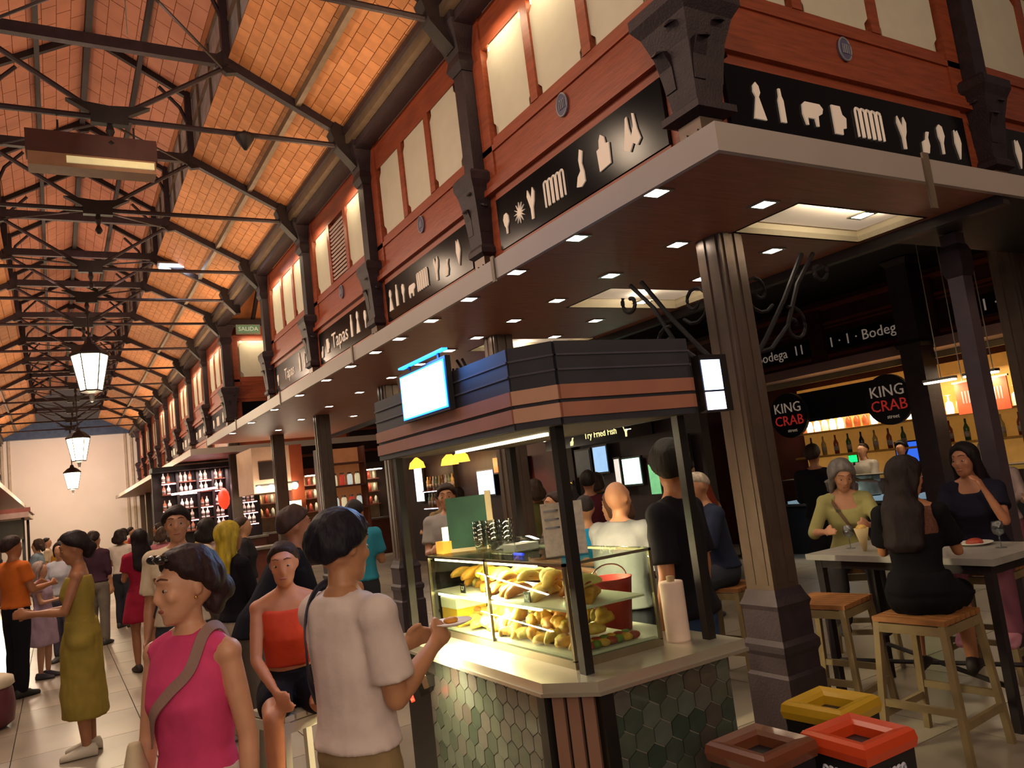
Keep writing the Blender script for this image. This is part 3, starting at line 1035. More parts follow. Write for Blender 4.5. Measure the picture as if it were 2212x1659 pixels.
def person(label, loc, face, H=1.7, sex='f', sk='b07a58', hair=('short', '1a1214'), top=('806040', .35, .92), neck='crew',
           bottom=('pants', '303030', .09), pose=None, shoes='202020', detail=1, group=None, heavy=1.0, vox=None, parts=True, name='person'):
    """face = world direction (dx,dy) the person looks in.  top = (colour, sleeve 0..1, hem height).  Local frame: faces -Y."""
    pose = pose or {}
    k = H / 1.75 if not pose.get('seat') else pose.get('k', 1.0)
    rz = math.atan2(face[0], -face[1])
    root = thing(name, label, 'person', (loc[0], loc[1], 0), rz, group=group)
    vox = vox or {0: .019, 1: .0135, 2: .0075}[detail]
    male = sex == 'm'
    hv = heavy
    # ---- skeleton
    Z = lambda *p: Vector(p)
    hipx = .088 if male else .092
    legs = {}
    defl = {'L': ((.02, -.03, -1), (.0, .06, -1)), 'R': ((-.02, .02, -1), (.0, .05, -1))}
    tl, sl = .425, .41
    low = 0
    for s, sg in (('L', 1), ('R', -1)):
        a, b = pose.get('leg' + s, defl[s])
        hip = Z(sg * hipx, 0, -.03)
        kn = hip + Vector(a).normalized() * tl
        an = kn + Vector(b).normalized() * sl
        legs[s] = [hip, kn, an]
        low = min(low, an.z)
    pz = (pose['seat'] / k + .12) if pose.get('seat') else (-low + .085)
    pel = Z(0, 0, pz)
    for s in legs:
        legs[s] = [p + pel for p in legs[s]]
    lean = math.radians(pose.get('lean', 0))
    side = math.radians(pose.get('side', 0))
    twist = math.radians(pose.get('twist', 0))
    Rt = Matrix.Rotation(twist, 3, 'Z') @ Matrix.Rotation(side, 3, 'Y') @ Matrix.Rotation(lean, 3, 'X')
    P0 = .93

    def T(x, y, z):     # torso-space point (standing coordinates) to posed
        f = min(1, max(0, (z - P0) / .18))
        q = Z(x, y, z - P0)
        if f < 1:
            Rf = Matrix.Rotation(twist * f, 3, 'Z') @ Matrix.Rotation(side * f, 3, 'Y') @ Matrix.Rotation(lean * f, 3, 'X')
            return pel + Rf @ q
        return pel + Rt @ q

    def axes(z):
        f = min(1, max(0, (z - P0) / .18))
        Rf = Matrix.Rotation(twist * f, 3, 'Z') @ Matrix.Rotation(side * f, 3, 'Y') @ Matrix.Rotation(lean * f, 3, 'X')
        return Rf @ Z(1, 0, 0), Rf @ Z(0, 1, 0)

    if male:
        prof = [(.80, .09, .08, 0), (.86, .155, .105, 0), (.93, .165, .11, .005), (1.02, .15, .10, 0), (1.10, .148, .10, 0), (1.20, .16, .11, -.004),
                (1.30, .172, .118, -.006), (1.38, .178, .105, 0), (1.43, .15, .085, .005), (1.47, .085, .065, .01), (1.50, .055, .055, .012)]
    else:
        prof = [(.80, .09, .08, 0), (.86, .165, .11, .005), (.93, .168, .115, .008), (1.02, .14, .10, 0), (1.09, .122, .09, 0), (1.17, .132, .095, -.004),
                (1.25, .143, .115, -.014), (1.32, .148, .105, -.006), (1.38, .148, .085, 0), (1.43, .125, .07, .005), (1.47, .07, .055, .01), (1.50, .048, .05, .012)]
    prof = [(z, a * hv, b * hv, y) if z < 1.4 else (z, a, b, y) for z, a, b, y in prof]

    def torso(m, inf, z0=-9, z1=9, flare=0):
        rs = []
        P = [q for q in prof if z0 - .001 <= q[0] <= z1 + .001]
        def samp(z):
            for i in range(len(prof) - 1):
                if prof[i][0] <= z <= prof[i + 1][0]:
                    f = (z - prof[i][0]) / (prof[i + 1][0] - prof[i][0])
                    return tuple(prof[i][j] * (1 - f) + prof[i + 1][j] * f for j in range(4))
            return prof[0] if z < prof[0][0] else prof[-1]
        if z0 > prof[0][0]:
            P = [samp(z0)] + [q for q in P if q[0] > z0 + .02]
        if z1 < prof[-1][0]:
            P = [q for q in P if q[0] < z1 - .02] + [samp(z1)]
        for i, (z, a, b, y) in enumerate(P):
            u, v = axes(z)
            ex = flare * max(0, (1.05 - z) / .2)
            rs.append(ring(T(0, y, z), u, v, a + inf + ex, b + inf + ex, 18, .9))
        m.loft(rs)

    # ---- arms
    shx = .185 if male else .165
    arms = {}
    da = {'L': ((.14, .05, -1), (.04, -.22, -1)), 'R': ((-.14, .05, -1), (-.04, -.22, -1))}
    for s, sg in (('L', 1), ('R', -1)):
        sh = T(sg * shx, .005, 1.405)
        a, b = pose.get('arm' + s, da[s])
        el = sh + Vector(a).normalized() * .285
        wr = el + Vector(b).normalized() * .25
        arms[s] = [sh, el, wr]
    ua, fa = (.048, .036) if male else (.040, .031)
    # ---- head frame
    hp = math.radians(pose.get('head_pitch', 0))
    hy = math.radians(pose.get('head_yaw', 0))
    hr = math.radians(pose.get('head_roll', 0))
    nb = T(0, .012, 1.49)
    Rh = Matrix.Rotation(hy + twist, 3, 'Z') @ Matrix.Rotation(hr, 3, 'Y') @ Matrix.Rotation(hp + lean * .45, 3, 'X')
    TH = lambda x, y, z: nb + Rh @ Z(x, y, z - 1.49)
    hu, hv_ = Rh @ Z(1, 0, 0), Rh @ Z(0, 1, 0)

    def hands(m, s, sg):
        sh, el, wr = arms[s]
        d = (wr - el).normalized()
        ref = Vector(pose.get('thumb' + s, (0, -1, 0.3) if d.z < -.6 else (-sg * .3, 0, 1)))
        a = (ref - d * ref.dot(d)).normalized()
        nrm = d.cross(a) * (1 if sg > 0 else -1)
        nrm = -nrm if (Z(-sg, 0, 0).dot(nrm) < 0 and d.z < -.6) else nrm
        curl = pose.get('curl' + s, .35)
        m.loft([ring(wr + d * q, a, nrm, ra, rb, 12) for q, ra, rb in ((-.02, .026, .02), (.02, .032, .018), (.06, .040, .016), (.085, .038, .013))])
        for i in range(4):
            off = (-.5 + i / 3) * .058
            ln = (.062, .075, .08, .07)[i]
            p = wr + d * .08 + a * off
            dd = d.copy()
            pts = [p - d * .02, p]
            for q in (.45, .32, .26):
                ax_ = dd.cross(nrm).normalized()
                dd = (Matrix.Rotation(curl, 3, ax_) @ dd).normalized()
                p = p + dd * ln * q
                pts.append(p)
            m.tube(pts, [.0098, .0098, .0092, .0086, .0074], 8)
        p = wr + d * .03 + a * .03
        m.tube([p - a * .02, p + a * .012 + d * .02, p + a * .024 + d * .048 + nrm * .008, p + a * .024 + d * .07 + nrm * .016], [.013, .0125, .011, .0085], 8)

    # ---- body surface
    m = MB()
    torso(m, 0)
    m.tube([T(0, .015, 1.43), T(0, .012, 1.49), TH(0, .0, 1.56)], [.056, .05 if male else .044, .05 if male else .044], 14)
    m.ball(TH(0, .014, 1.652), (.076, .097, .098), 18, 12, Rh)
    fr = []
    for z, y, a, b in ((1.515, -.052, .022, .026), (1.522, -.048, .036, .036), (1.545, -.038, .052, .052), (1.575, -.026, .060, .066), (1.61, -.018, .066, .076), (1.65, -.012, .070, .083), (1.69, -.004, .068, .082)):
        fr.append(ring(TH(0, y, z), hu, hv_, a, b, 18))
    m.loft(fr)
    m.tube([TH(0, -.088, 1.655), TH(0, -.099, 1.625), TH(0, -.106, 1.604)], [.009, .0115, .0135], 8)
    m.tube([TH(0, -.092, 1.599), TH(0, -.106, 1.602)], [.0145, .012], 8)
    m.tube([TH(-.05, -.074, 1.668), TH(-.02, -.092, 1.671), TH(.02, -.092, 1.671), TH(.05, -.074, 1.668)], .0068, 8)
    m.ball(TH(0, -.088, 1.568), (.024, .011, .012), 10, 6, Rh)
    m.ball(TH(0, -.077, 1.528), (.022, .014, .014), 10, 6, Rh)
    for sg in (-1, 1):
        m.ball(TH(sg * .042, -.066, 1.612), (.024, .02, .024), 10, 6, Rh)
        m.ball(TH(sg * .078, .012, 1.632), (.010, .018, .032), 8, 6, Rh)
    for s, sg in (('L', 1), ('R', -1)):
        sh, el, wr = arms[s]
        m.ball(sh, ua * 1.18, 12, 8)
        limb(m, [sh, sh.lerp(el, .45), el], [ua, ua * .98, ua * .84])
        limb(m, [el, el.lerp(wr, .35), wr], [ua * .84, ua * .86, fa * .72])
        m.tube([T(sg * .08, .0, 1.40), sh], [.06, ua * 1.1], 10)
        m.tube([T(sg * .035, .012, 1.475), T(sg * .11, .010, 1.432), sh], [.036, .042, ua * 1.05], 10)
        hands(m, s, sg)
        hip, kn, an = legs[s]
        limb(m, [hip, hip.lerp(kn, .4), kn], [.088 * hv, .08 * hv, .056])
        limb(m, [kn, kn.lerp(an, .35), an], [.055, .055, .036])
        fd = pose.get('foot' + s, (0, -1, 0))
        fd = Vector(fd).normalized()
        m.tube([an + fd * -.03 + Z(0, 0, -.045), an + fd * .06 + Z(0, 0, -.05), an + fd * .15 + Z(0, 0, -.06)], [.032, .036, .028], 10)
        m.tube([an, an + Z(0, 0, -.05)], [.036, .036], 10)
    bm_ = remesh(m, 'body', skin(sk), vox / k, 2 if detail == 2 else 2)
    o = link('body', bm_, root)
    o.scale = (k, k, k)
    objs = [o]

    def put(nm, me, lab=None):
        q = link(nm, me, root)
        q.scale = (k, k, k)
        if lab:
            q['label'] = lab
        objs.append(q)
        return q

    cv = max(.011, vox)
    # ---- lower garment
    bk, bc, bl = bottom
    if bk in ('pants', 'shorts'):
        m = MB()
        torso(m, .016, .80, 1.04)
        for s in 'LR':
            hip, kn, an = legs[s]
            if bk == 'pants':
                fit = pose.get('fit', 1.0)
                e = kn.lerp(an, 1 - bl)
                limb(m, [hip, hip.lerp(kn, .5), kn], [.104 * hv, .096 * hv, .076 * fit])
                limb(m, [kn, kn.lerp(e, .5), e], [.076 * fit, .074 * fit, .070 * fit])
            else:
                e = hip.lerp(kn, bl)
                limb(m, [hip, hip.lerp(kn, .4), e], [.106 * hv, .104 * hv, .098])
        put('trousers' if bk == 'pants' else 'shorts', remesh(m, bk, cloth(bc), cv, 3, fold=.006, seed=sum(map(ord, label)) % 50))
    elif bk == 'skirt':
        m = MB()
        rs = []
        zt = 1.06
        kn = (legs['L'][1] + legs['R'][1]) / 2
        an = (legs['L'][2] + legs['R'][2]) / 2
        n_ = 9
        for i in range(n_):
            f = i / (n_ - 1)
            z = zt - f * (zt - bl)
            if z > .93:
                c = T(0, .005, z)
            elif z > .5:
                c = pel.lerp(kn, (.93 - z) / .43)
            else:
                c = kn.lerp(an, (.5 - z) / .42)
            r = pose.get('skirt_r', .145) + .03 * min(1, f * 3) + pose.get('flare', .07) * f
            rs.append(ring(c, Z(1, 0, 0), Z(0, 1, 0), r * hv, r * .82 * hv, 22))
        m.loft(rs)
        torso(m, .022, .80, 1.06)
        for s in 'LR':
            m.ball(legs[s][0] + Z(0, 0, -.02), .106, 14, 10)
        if pose.get('seat'):
            for s in 'LR':
                hip, kn_, an_ = legs[s]
                limb(m, [hip, hip.lerp(kn_, .5), kn_], [.118, .108, .088])
            m.ball(pel + Z(0, .02, -.03), (.19, .15, .10), 16, 10)
        put('skirt', remesh(m, 'skirt', cloth(bc), cv, 3, fold=.014, fscale=9, seed=sum(map(ord, label)) % 50))
    # ---- upper garment
    tc_, sleeve, hem = top
    m = MB()
    loose = pose.get('loose', .018)
    nk = {'crew': 1.475, 'tank': 1.40, 'vneck': 1.36, 'yoke': 1.28}[neck]
    torso(m, loose, hem, nk, flare=.03 if hem < 1.0 else 0)
    for s, sg in (('L', 1), ('R', -1)):
        sh, el, wr = arms[s]
        if sleeve > 0:
            if neck in ('crew', 'vneck', 'tank'):
                m.tube([T(sg * .05, .010, 1.462 if neck == 'crew' else 1.44), T(sg * .11, .010, 1.437), sh], [.040, .048, ua * 1.05 + loose * .7], 12)
            if neck != 'yoke':
                m.tube([T(sg * .07, .0, 1.405), sh], [.075, ua * 1.1 + loose], 12)
            m.ball(sh, ua * 1.15 + loose, 12, 8)
            if sleeve <= .5:
                e = sh.lerp(el, min(1, sleeve * 2))
                m.tube([sh, sh.lerp(e, .5), e], [ua + loose * .75 + .004, ua + loose * .75 + .008, ua + loose * .75 + .016], 14)
                m.ball(sh, ua + loose * .75 + .004, 12, 6)
            else:
                e = el.lerp(wr, (sleeve - .5) * 2)
                limb(m, [sh, el], [ua + loose, ua * .9 + loose])
                limb(m, [el, e], [ua * .9 + loose, fa + loose * .6])
        elif neck == 'tank':
            m.tube([T(sg * .09, -.04, 1.36), T(sg * .10, .0, 1.435), T(sg * .09, .05, 1.36)], [.028, .026, .028], 8)
        elif neck == 'crew':
            m.tube([T(sg * .045, .004, 1.45), T(sg * .10, .004, 1.425), T(sg * .150, .0, 1.40)], [.05, .055, .052], 12)
    put('top', remesh(m, 'top', cloth(tc_), cv, 3, fold=pose.get('foldamp', .005), seed=sum(map(ord, label)) % 50))
    if neck == 'yoke':
        m = MB()
        torso(m, .010, 1.24, 1.46)
        for s, sg in (('L', 1), ('R', -1)):
            m.tube([T(sg * .07, .0, 1.395), arms[s][0]], [.07, ua * 1.1 + .012], 12)
        put('sheer_yoke', remesh(m, 'sheer_yoke', M('sheer_brown', '5c3626', .9, var=.3, scale=90), cv, 3), 'sheer brownish yoke')
    # ---- hair
    st, hc = hair
    if st != 'bald':
        m = MB()
        n_, mm = 30, 20
        vs = []
        brd = {'short': (32, -2, -42), 'mop': (24, -8, -40), 'bob': (40, -45, -60), 'long': (38, -50, -75), 'bun': (40, 2, -38), 'pony': (40, 0, -40), 'crop': (42, 12, -22), 'grey': (34, -30, -60)}[st]
        th = {'short': .022, 'mop': .030, 'bob': .026, 'long': .022, 'bun': .030, 'pony': .016, 'crop': .008, 'grey': .034}[st]
        for i in range(1, mm):
            el_ = -90 + 180 * i / mm
            for j in range(n_):
                az = 2 * PI * j / n_
                b_ = abs((az + PI) % (2 * PI) - PI) / PI * 180
                lim = brd[0] + (brd[1] - brd[0]) * min(1, max(0, (b_ - 25) / 55)) if b_ < 80 else brd[1] + (brd[2] - brd[1]) * min(1, (b_ - 80) / 60)
                f = min(1, max(0, (el_ - lim) / 9 + .5))
                t_ = th * f - .022 * (1 - f)
                ce, se = math.cos(math.radians(el_)), math.sin(math.radians(el_))
                x, y, z = (.078 + t_) * ce * math.sin(az), -(.099 + t_) * ce * math.cos(az), (.10 + t_) * se
                vs.append(TH(x, .014 + y, 1.652 + z))
        lo, hi = TH(0, .014, 1.652 - .08), TH(0, .014, 1.652 + .10 + th)
        L_ = len(vs)
        fs = []
        for i in range(mm - 2):
            for j in range(n_):
                a, b = i * n_ + j, i * n_ + (j + 1) % n_
                fs.append((a, b, b + n_, a + n_))
        for j in range(n_):
            fs.append((L_, (j + 1) % n_, j))
            fs.append((L_ + 1, (mm - 2) * n_ + j, (mm - 2) * n_ + (j + 1) % n_))
        m.add(vs + [lo, hi], fs)
        if st in ('long', 'bob', 'grey'):
            zl = {'long': pose.get('hair_len', 1.22), 'bob': 1.50, 'grey': 1.42}[st]
            rs = []
            for z, a, b, y in ((1.70, .075, .055, .045), (1.62, .095, .06, .05), (1.54, .105, .055, .06), (max(zl + .14, 1.44), .13, .045, .085), (zl + .04, .12, .038, .105), (zl, .07, .02, .105)):
                c = TH(0, y, z) if z > 1.5 else T(0, y + .012, z)
                if z <= 1.5:
                    c = c.lerp(TH(0, y, z), .3)
                uu, vv = (hu, hv_) if z > 1.5 else axes(z)
                rs.append(ring(c, uu, vv, a, b, 16))
            m.loft(rs)
            for sg in (-1, 1):
                m.tube([TH(sg * .074, -.01, 1.70), TH(sg * .088, .0, 1.62), TH(sg * .085, .015, 1.54)] + ([T(sg * .09, .02, max(zl, 1.40))] if st != 'bob' else []), [.026, .028, .026] + ([.016] if st != 'bob' else []), 10)
        if st == 'bun':
            m.ball(TH(0, .115, 1.60), (.062, .055, .058), 12, 8, Rh)
            m.ball(TH(0, .09, 1.56), (.052, .04, .05), 12, 8, Rh)
        if st == 'pony':
            m.ball(TH(0, .12, 1.64), (.035, .03, .03), 10, 6, Rh)
            m.tube([TH(0, .12, 1.65), TH(0, .155, 1.58), TH(0, .14, 1.48), TH(0, .12, 1.40)], [.026, .038, .034, .012], 10)
        put('hair', remesh(m, 'hair', hairmat(hc), max(.010, vox), 2, fold=.008, fscale=26 if detail == 2 else 15, seed=sum(map(ord, label)) % 50))
    # ---- shoes
    for s in 'LR':
        hip, kn, an = legs[s]
        fd = Vector(pose.get('foot' + s, (0, -1, 0))).normalized()
        if an.z * k < .75 or pose.get('seat'):
            m = MB()
            sd = fd.cross(Z(0, 0, 1)).normalized()
            upv = sd.cross(fd).normalized()
            rs = []
            for q, wdt, hgt in ((-.075, .026, .03), (-.06, .036, .05), (0, .042, .055), (.07, .048, .040), (.13, .048, .030), (.18, .036, .024), (.195, .02, .018)):
                rs.append(ring(an + fd * q + upv * (-.085 + hgt), sd, upv, wdt, hgt, 12, .8))
            m.loft(rs)
            put('shoe', m.mesh('shoe', M('shoe_' + shoes, shoes, .6), True))
    # ---- face details
    if detail >= 1:
        ew = M('eye_white', 'a89080', .4, var=0)
        ei = M('eye_iris', '1c120c', .2, var=0)
        bw = hairmat('5a3c2c' if sex == 'f' else '3a2620')
        lp = M('lips_' + sk, '94503f', .5, var=.05)
        for sg in (-1, 1):
            ey = put('eye', MB().ball(TH(sg * .033, -.0795, 1.638), (.0135, .0095, .0062), 10, 6, Rh).mesh('eye', ew, True))
            link('iris', MB().ball(TH(sg * .033, -.0868, 1.638), (.0060, .004, .0056), 8, 6, Rh).mesh('iris', ei, True), ey)
            put('eyebrow', MB().tube([TH(sg * .014, -.0965, 1.676), TH(sg * .033, -.0905, 1.682), TH(sg * .053, -.0745, 1.675)], [.0028, .0034, .002], 6).mesh('eyebrow', bw, True))
        put('lips', MB().ball(TH(0, -.0925, 1.569), (.022, .0075, .0075), 12, 6, Rh).mesh('lips', lp, True))
    root['_'] = 0
    del root['_']
    W = Matrix.Translation((loc[0], loc[1], 0)) @ Matrix.Rotation(rz, 4, 'Z') @ Matrix.Scale(k, 4)
    return {'root': root, 'T': T, 'TH': TH, 'arms': arms, 'legs': legs, 'k': k, 'W': W, 'prof': prof}


def surf(P, z, ang, off):
    """point on the dressed torso at height z, angle in degrees (0 = own left, 90 = back)"""
    pr = P['prof']
    a_, b_, y_ = pr[-1][1:]
    for i in range(len(pr) - 1):
        if pr[i][0] <= z <= pr[i + 1][0]:
            f = (z - pr[i][0]) / (pr[i + 1][0] - pr[i][0])
            a_, b_, y_ = (pr[i][j] * (1 - f) + pr[i + 1][j] * f for j in (1, 2, 3))
            break
    t_ = math.radians(ang)
    return P['T']((a_ + off) * math.cos(t_), y_ + (b_ + off) * math.sin(t_), z)


def world(p, v):
    return p['W'] @ Vector(v)


def strap(P, name, pts, wd, mat, parent=None, thick=.004):
    """flat strap through person-space points, as world mesh"""
    m = MB()
    ws = [world(P, q) for q in pts]
    # dense
    dense = []
    for i in range(len(ws) - 1):
        p0, p1, p2, p3 = ws[max(i - 1, 0)], ws[i], ws[i + 1], ws[min(i + 2, len(ws) - 1)]
        for s_ in range(6):
            t = s_ / 6
            dense.append(.5 * ((2 * p1) + (-p0 + p2) * t + (2 * p0 - 5 * p1 + 4 * p2 - p3) * t * t + (-p0 + 3 * p1 - 3 * p2 + p3) * t ** 3))
    dense.append(ws[-1])
    return m, dense


def ribbon(dense, centre_fn, wd, thick):
    m = MB()
    rings = []
    for i, p in enumerate(dense):
        d = (dense[min(i + 1, len(dense) - 1)] - dense[max(i - 1, 0)]).normalized()
        out = (p - centre_fn(p)).normalized()
        a = d.cross(out).normalized()
        o_ = a.cross(d).normalized()
        rings.append([p + a * wd / 2, p + a * wd / 2 + o_ * thick, p - a * wd / 2 + o_ * thick, p - a * wd / 2])
    m.loft(rings)
    return m

# ------------------------------------------------------------------ food kiosk
KX0, KX1, KY0, KY1 = 1.74, 2.63, 2.74, 4.55
CH = .16                                     # corner chamfer
kiosk = thing('food_kiosk', 'tiled food kiosk with steel counter and striped canopy in the aisle', 'kiosk', (KX0, KY0, 0))
KL = lambda x, y, z=0: (x - KX0, y - KY0, z)


def kpoly(o=0.0, ch=CH):
    """outline in kiosk space, o = outset"""
    w_, d_ = KX1 - KX0, KY1 - KY0
    return [(-o, ch), (ch * .8, -o), (w_ + o, -o), (w_ + o, d_ + o), (-o, d_ + o)]


black_p = M('kiosk_black', '15110f', .4, var=.2)
copper = M('kiosk_copper_slat', '846050', .4, var=.12, stretch=(1, 1, .2))
MB().hplate(kpoly(-.012), .0, .90).build('base', black_p, kiosk)
ct = MB().hplate(kpoly(.05, .13), .91, .95).build('counter_top', M('steel_counter', 'c8c2b0', .28, metal=.7, var=.06), kiosk)
MB().hplate(kpoly(.06, .13), .895, .91).build('counter_edge', M('steel_edge', 'b0aa9c', .3, metal=.7, var=.05), kiosk)
hex_ms = [M('hex_tile_%d' % i, c, .35, var=.18, scale=12, coat=.3) for i, c in enumerate(('4a5046', '525850', '3f473e', '54524c', '4a453f', '354036'))]
hex_g = M('hex_grout', '8a8476', .8)
HR = .057


def hex_panel(name, origin, rz, w_, z0, z1, cut):
    """panel with hexagonal tiles; local x along, -y out"""
    p = MB().b2((0, 0, z0), (w_, .008, z1)).build(name, hex_g, kiosk, loc=origin, rz=rz)
    meshes = []
    poly = [(HR * .945 * math.cos(PI / 6 + PI / 3 * i), HR * .945 * math.sin(PI / 6 + PI / 3 * i)) for i in range(6)]
    poly = [(HR * .945 * math.sin(PI / 3 * i), HR * .945 * math.cos(PI / 3 * i)) for i in range(6)]
    for mt in hex_ms:
        meshes.append(MB().plate(poly, -.008, 0).mesh('hex_tile', mt))
    dx, dz = HR * math.sqrt(3), HR * 1.5

    def clip(pl):
        for ax, lim, sg in ((0, .004, 1), (0, w_ - .004, -1), (1, z0 + .004, 1), (1, z1 - .004, -1)):
            out = []
            for i in range(len(pl)):
                p_, q_ = pl[i], pl[(i + 1) % len(pl)]
                dp, dq = (p_[ax] - lim) * sg, (q_[ax] - lim) * sg
                if dp >= 0:
                    out.append(p_)
                if (dp >= 0) != (dq >= 0):
                    f = dp / (dp - dq)
                    out.append((p_[0] + (q_[0] - p_[0]) * f, p_[1] + (q_[1] - p_[1]) * f))
            pl = out
            if len(pl) < 3:
                return []
        return pl
    r = 0
    z = z0
    rest = MB()
    while z < z1 + HR * .6:
        x = dx / 2 if r % 2 else 0
        while x < w_ + dx * .4:
            pl = clip([(x + a_, z + b_) for a_, b_ in poly])
            whole = len(pl) == 6 and HR < x < w_ - HR and z0 + HR < z < z1 - HR
            if not pl:
                pass
            elif z > cut and whole:
                link('hex_tile', random.choice(meshes), p, (x, 0, z))
            elif z > cut:
                MB().plate(pl, -.008, 0).build('hex_tile', random.choice(hex_ms), p)
            else:
                rest.plate(pl, -.008, 0)
            x += dx
        z += dz
        r += 1
    tag(rest.build('hex_tile_field', hex_ms[0], p), kind='stuff')
    return p


hex_panel('tile_panel', KL(KX0 + CH * .8 + .06, KY0 - .002), 0, KX1 - KX0 - CH * .8 - .09, .06, .885, .40)
hex_panel('tile_panel', KL(KX0 - .002, KY1 - .40), -PI / 2, KY1 - KY0 - CH - .45, .06, .885, .36)
# chamfered corner with copper slats
a, b = Vector((0, CH, 0)), Vector((CH * .8, 0, 0))
dv = (b - a).normalized()
nv = Vector((dv.y, -dv.x, 0))
ang = math.atan2(dv.y, dv.x)
for i, f in enumerate((.18, .5, .82)):
    c = a.lerp(b, f) + nv * -.0
    o = MB().box((0, 0, .45), (.050, .030, .88)).build('corner_slat', copper, kiosk, loc=(c.x, c.y, 0), rz=ang)
for c in ((0, CH + .03), (CH * .8 + .03, 0)):
    MB().b2((c[0] - .03, c[1] - .03, 0), (c[0] + .03, c[1] + .03, .89)).build('corner_stile', black_p, kiosk)
# canopy posts
for lab, x, y in (('p', 1.895, 2.83), ('p', 2.60, 2.83), ('p', 2.60, 4.45), ('p', 1.80, 4.45)):
    MB().b2(tuple(a_ - b_ for a_, b_ in zip((x - .022, y - .022, .95), (KX0, KY0, 0))), tuple(a_ - b_ for a_, b_ in zip((x + .022, y + .022, 2.0), (KX0, KY0, 0)))).build('canopy_post', black_p, kiosk)
# canopy: hollow fascia with stripes
navy = M('canopy_slate', '2c2c34', .5, var=.15)
salmon = M('canopy_salmon', '9a6450', .5, var=.08)
salmon2 = M('canopy_corner_pale', 'b58a72', .5, var=.05)
cp = MB().hplate(kpoly(-.012), 2.30, 2.36).build('canopy_roof', navy, kiosk)
W_, D_ = KX1 - KX0, KY1 - KY0


def canopy_band(z0, z1, mat, nm, t_=.02, o=0.0, sep=False):
    # three faces: left, chamfer, right, (back ones too)
    P_ = kpoly(o)
    segs = [(P_[4], P_[0]), (P_[0], P_[1]), (P_[1], P_[2]), (P_[2], P_[3]), (P_[3], P_[4])]
    for i, (p, q) in enumerate(segs):
        p, q = Vector((p[0], p[1], 0)), Vector((q[0], q[1], 0))
        mm = mat if not isinstance(mat, list) else mat[i]
        MB().bar(Vector((p.x, p.y, (z0 + z1) / 2)), Vector((q.x, q.y, (z0 + z1) / 2)), t_, z1 - z0).build(nm, mm, kiosk)


canopy_band(2.0, 2.03, navy, 'canopy_rail', .03)
stripe = [salmon, salmon2, salmon, salmon, salmon]
canopy_band(2.03, 2.092, stripe, 'canopy_stripe', .03, .006)
canopy_band(2.092, 2.108, navy, 'canopy_gap', .02)
canopy_band(2.108, 2.17, stripe, 'canopy_stripe', .03, .006)
canopy_band(2.17, 2.36, navy, 'canopy_fascia', .03)
for z in (2.235, 2.30):
    canopy_band(z - .004, z + .004, M('canopy_line', '45434c', .5), 'canopy_groove', .034, .004)
MB().hplate(kpoly(-.03), 2.0, 2.012).build('canopy_ceiling', M('canopy_in', '54493a', .6), kiosk)
MB().b2((.35, .5, 1.985), (.38, 1.5, 2.0)).build('canopy_lamp', M('canopy_lamp', 'ffffff', .4, var=0, emit='ffe2b0', es=6), kiosk)
lamp('AREA', 'kiosk_light', (KX0 + .45, KY0 + .8, 1.97), 9, (1, .80, .50), .06, 1.2, aim=(.25, -.15, -1))

# screens on the canopy
screen_m = M('screen_white', 'ffffff', .4, var=0, emit='cfe6ff', es=16)
halo_m = M('screen_blue', '1060ff', .4, var=0, emit='1a6cff', es=5)
t = thing('menu_screen', 'bright bluish white menu screen on the left face of the kiosk canopy', 'screen', (KX0 - .03, 3.72, 2.17))
MB().b2((-.025, -.30, .0), (.005, .30, .27)).build('casing', black_p, t)
MB().b2((-.029, -.285, .014), (-.025, .285, .256)).build('bezel_glow', halo_m, t)
MB().b2((-.033, -.265, .024), (-.029, .265, .246)).build('panel', screen_m, t)
MB().b2((-.03, -.29, .30), (.0, .29, .31)).build('top_tube', halo_m, t)
MB().b2((-.01, -.2, .27), (.0, -.18, .31)).build('clip', black_p, t)
MB().b2((-.01, .18, .27), (.0, .2, .31)).build('clip', black_p, t)
lamp('AREA', 'menu_screen_light', (KX0 - .08, 3.72, 2.30), 5.5, (.22, .5, 1), .5, .25, aim=(-1, 0, .15))
lamp('POINT', 'menu_screen_spill', (KX0 - .20, 3.72, 2.50), 6.5, (.08, .32, 1), .12)
t = thing('menu_screen', 'narrow bluish menu screen at the right end of the kiosk canopy', 'screen', (2.66, 2.70, 2.0))
MB().b2((-.01, -.02, -.005), (.17, .02, .27)).build('casing', black_p, t)
MB().b2((.0, -.024, .10), (.12, -.02, .245)).build('panel', M('screen_dim', 'ffffff', .4, var=.3, scale=20, emit='a8c4ff', es=3.5), t)
MB().b2((.0, -.024, .005), (.12, -.02, .09)).build('panel', M('screen_dim2', 'ffffff', .4, var=.3, scale=20, emit='e8d8ff', es=3), t)

# glass display case on the counter
CX0, CX1, CY0, CY1 = 1.90, 2.40, 2.92, 4.40
CZ0, CZ1 = .95, 1.40
case = thing('display_case', 'lit glass display case full of pastries on the kiosk counter', 'display case', (CX0, CY0, CZ0))
cw, cd, chh = CX1 - CX0, CY1 - CY0, CZ1 - CZ0
brass = M('case_frame', '8a8068', .35, metal=.8, var=.1)
MB().b2((0, 0, 0), (cw, cd, .035)).build('plinth', brass, case)
for x in (0, cw - .016):
    for y in (0, cd / 2, cd - .016) if x == 0 else (0, cd - .016):
        MB().b2((x, y, .03), (x + .016, y + .016, chh)).build('upright', brass, case)
for p, q in (((0, 0), (cw, .016)), ((0, cd - .016), (cw, cd)), ((0, 0), (.016, cd)), ((cw - .016, 0), (cw, cd))):
    MB().b2((p[0], p[1], chh - .012), (q[0], q[1], chh)).build('top_rail', brass, case)
MB().b2((.02, .02, .235), (cw - .06, cd - .02, .245)).build('shelf', M('shelf_white', 'd8d2c0', .35, var=.03), case)
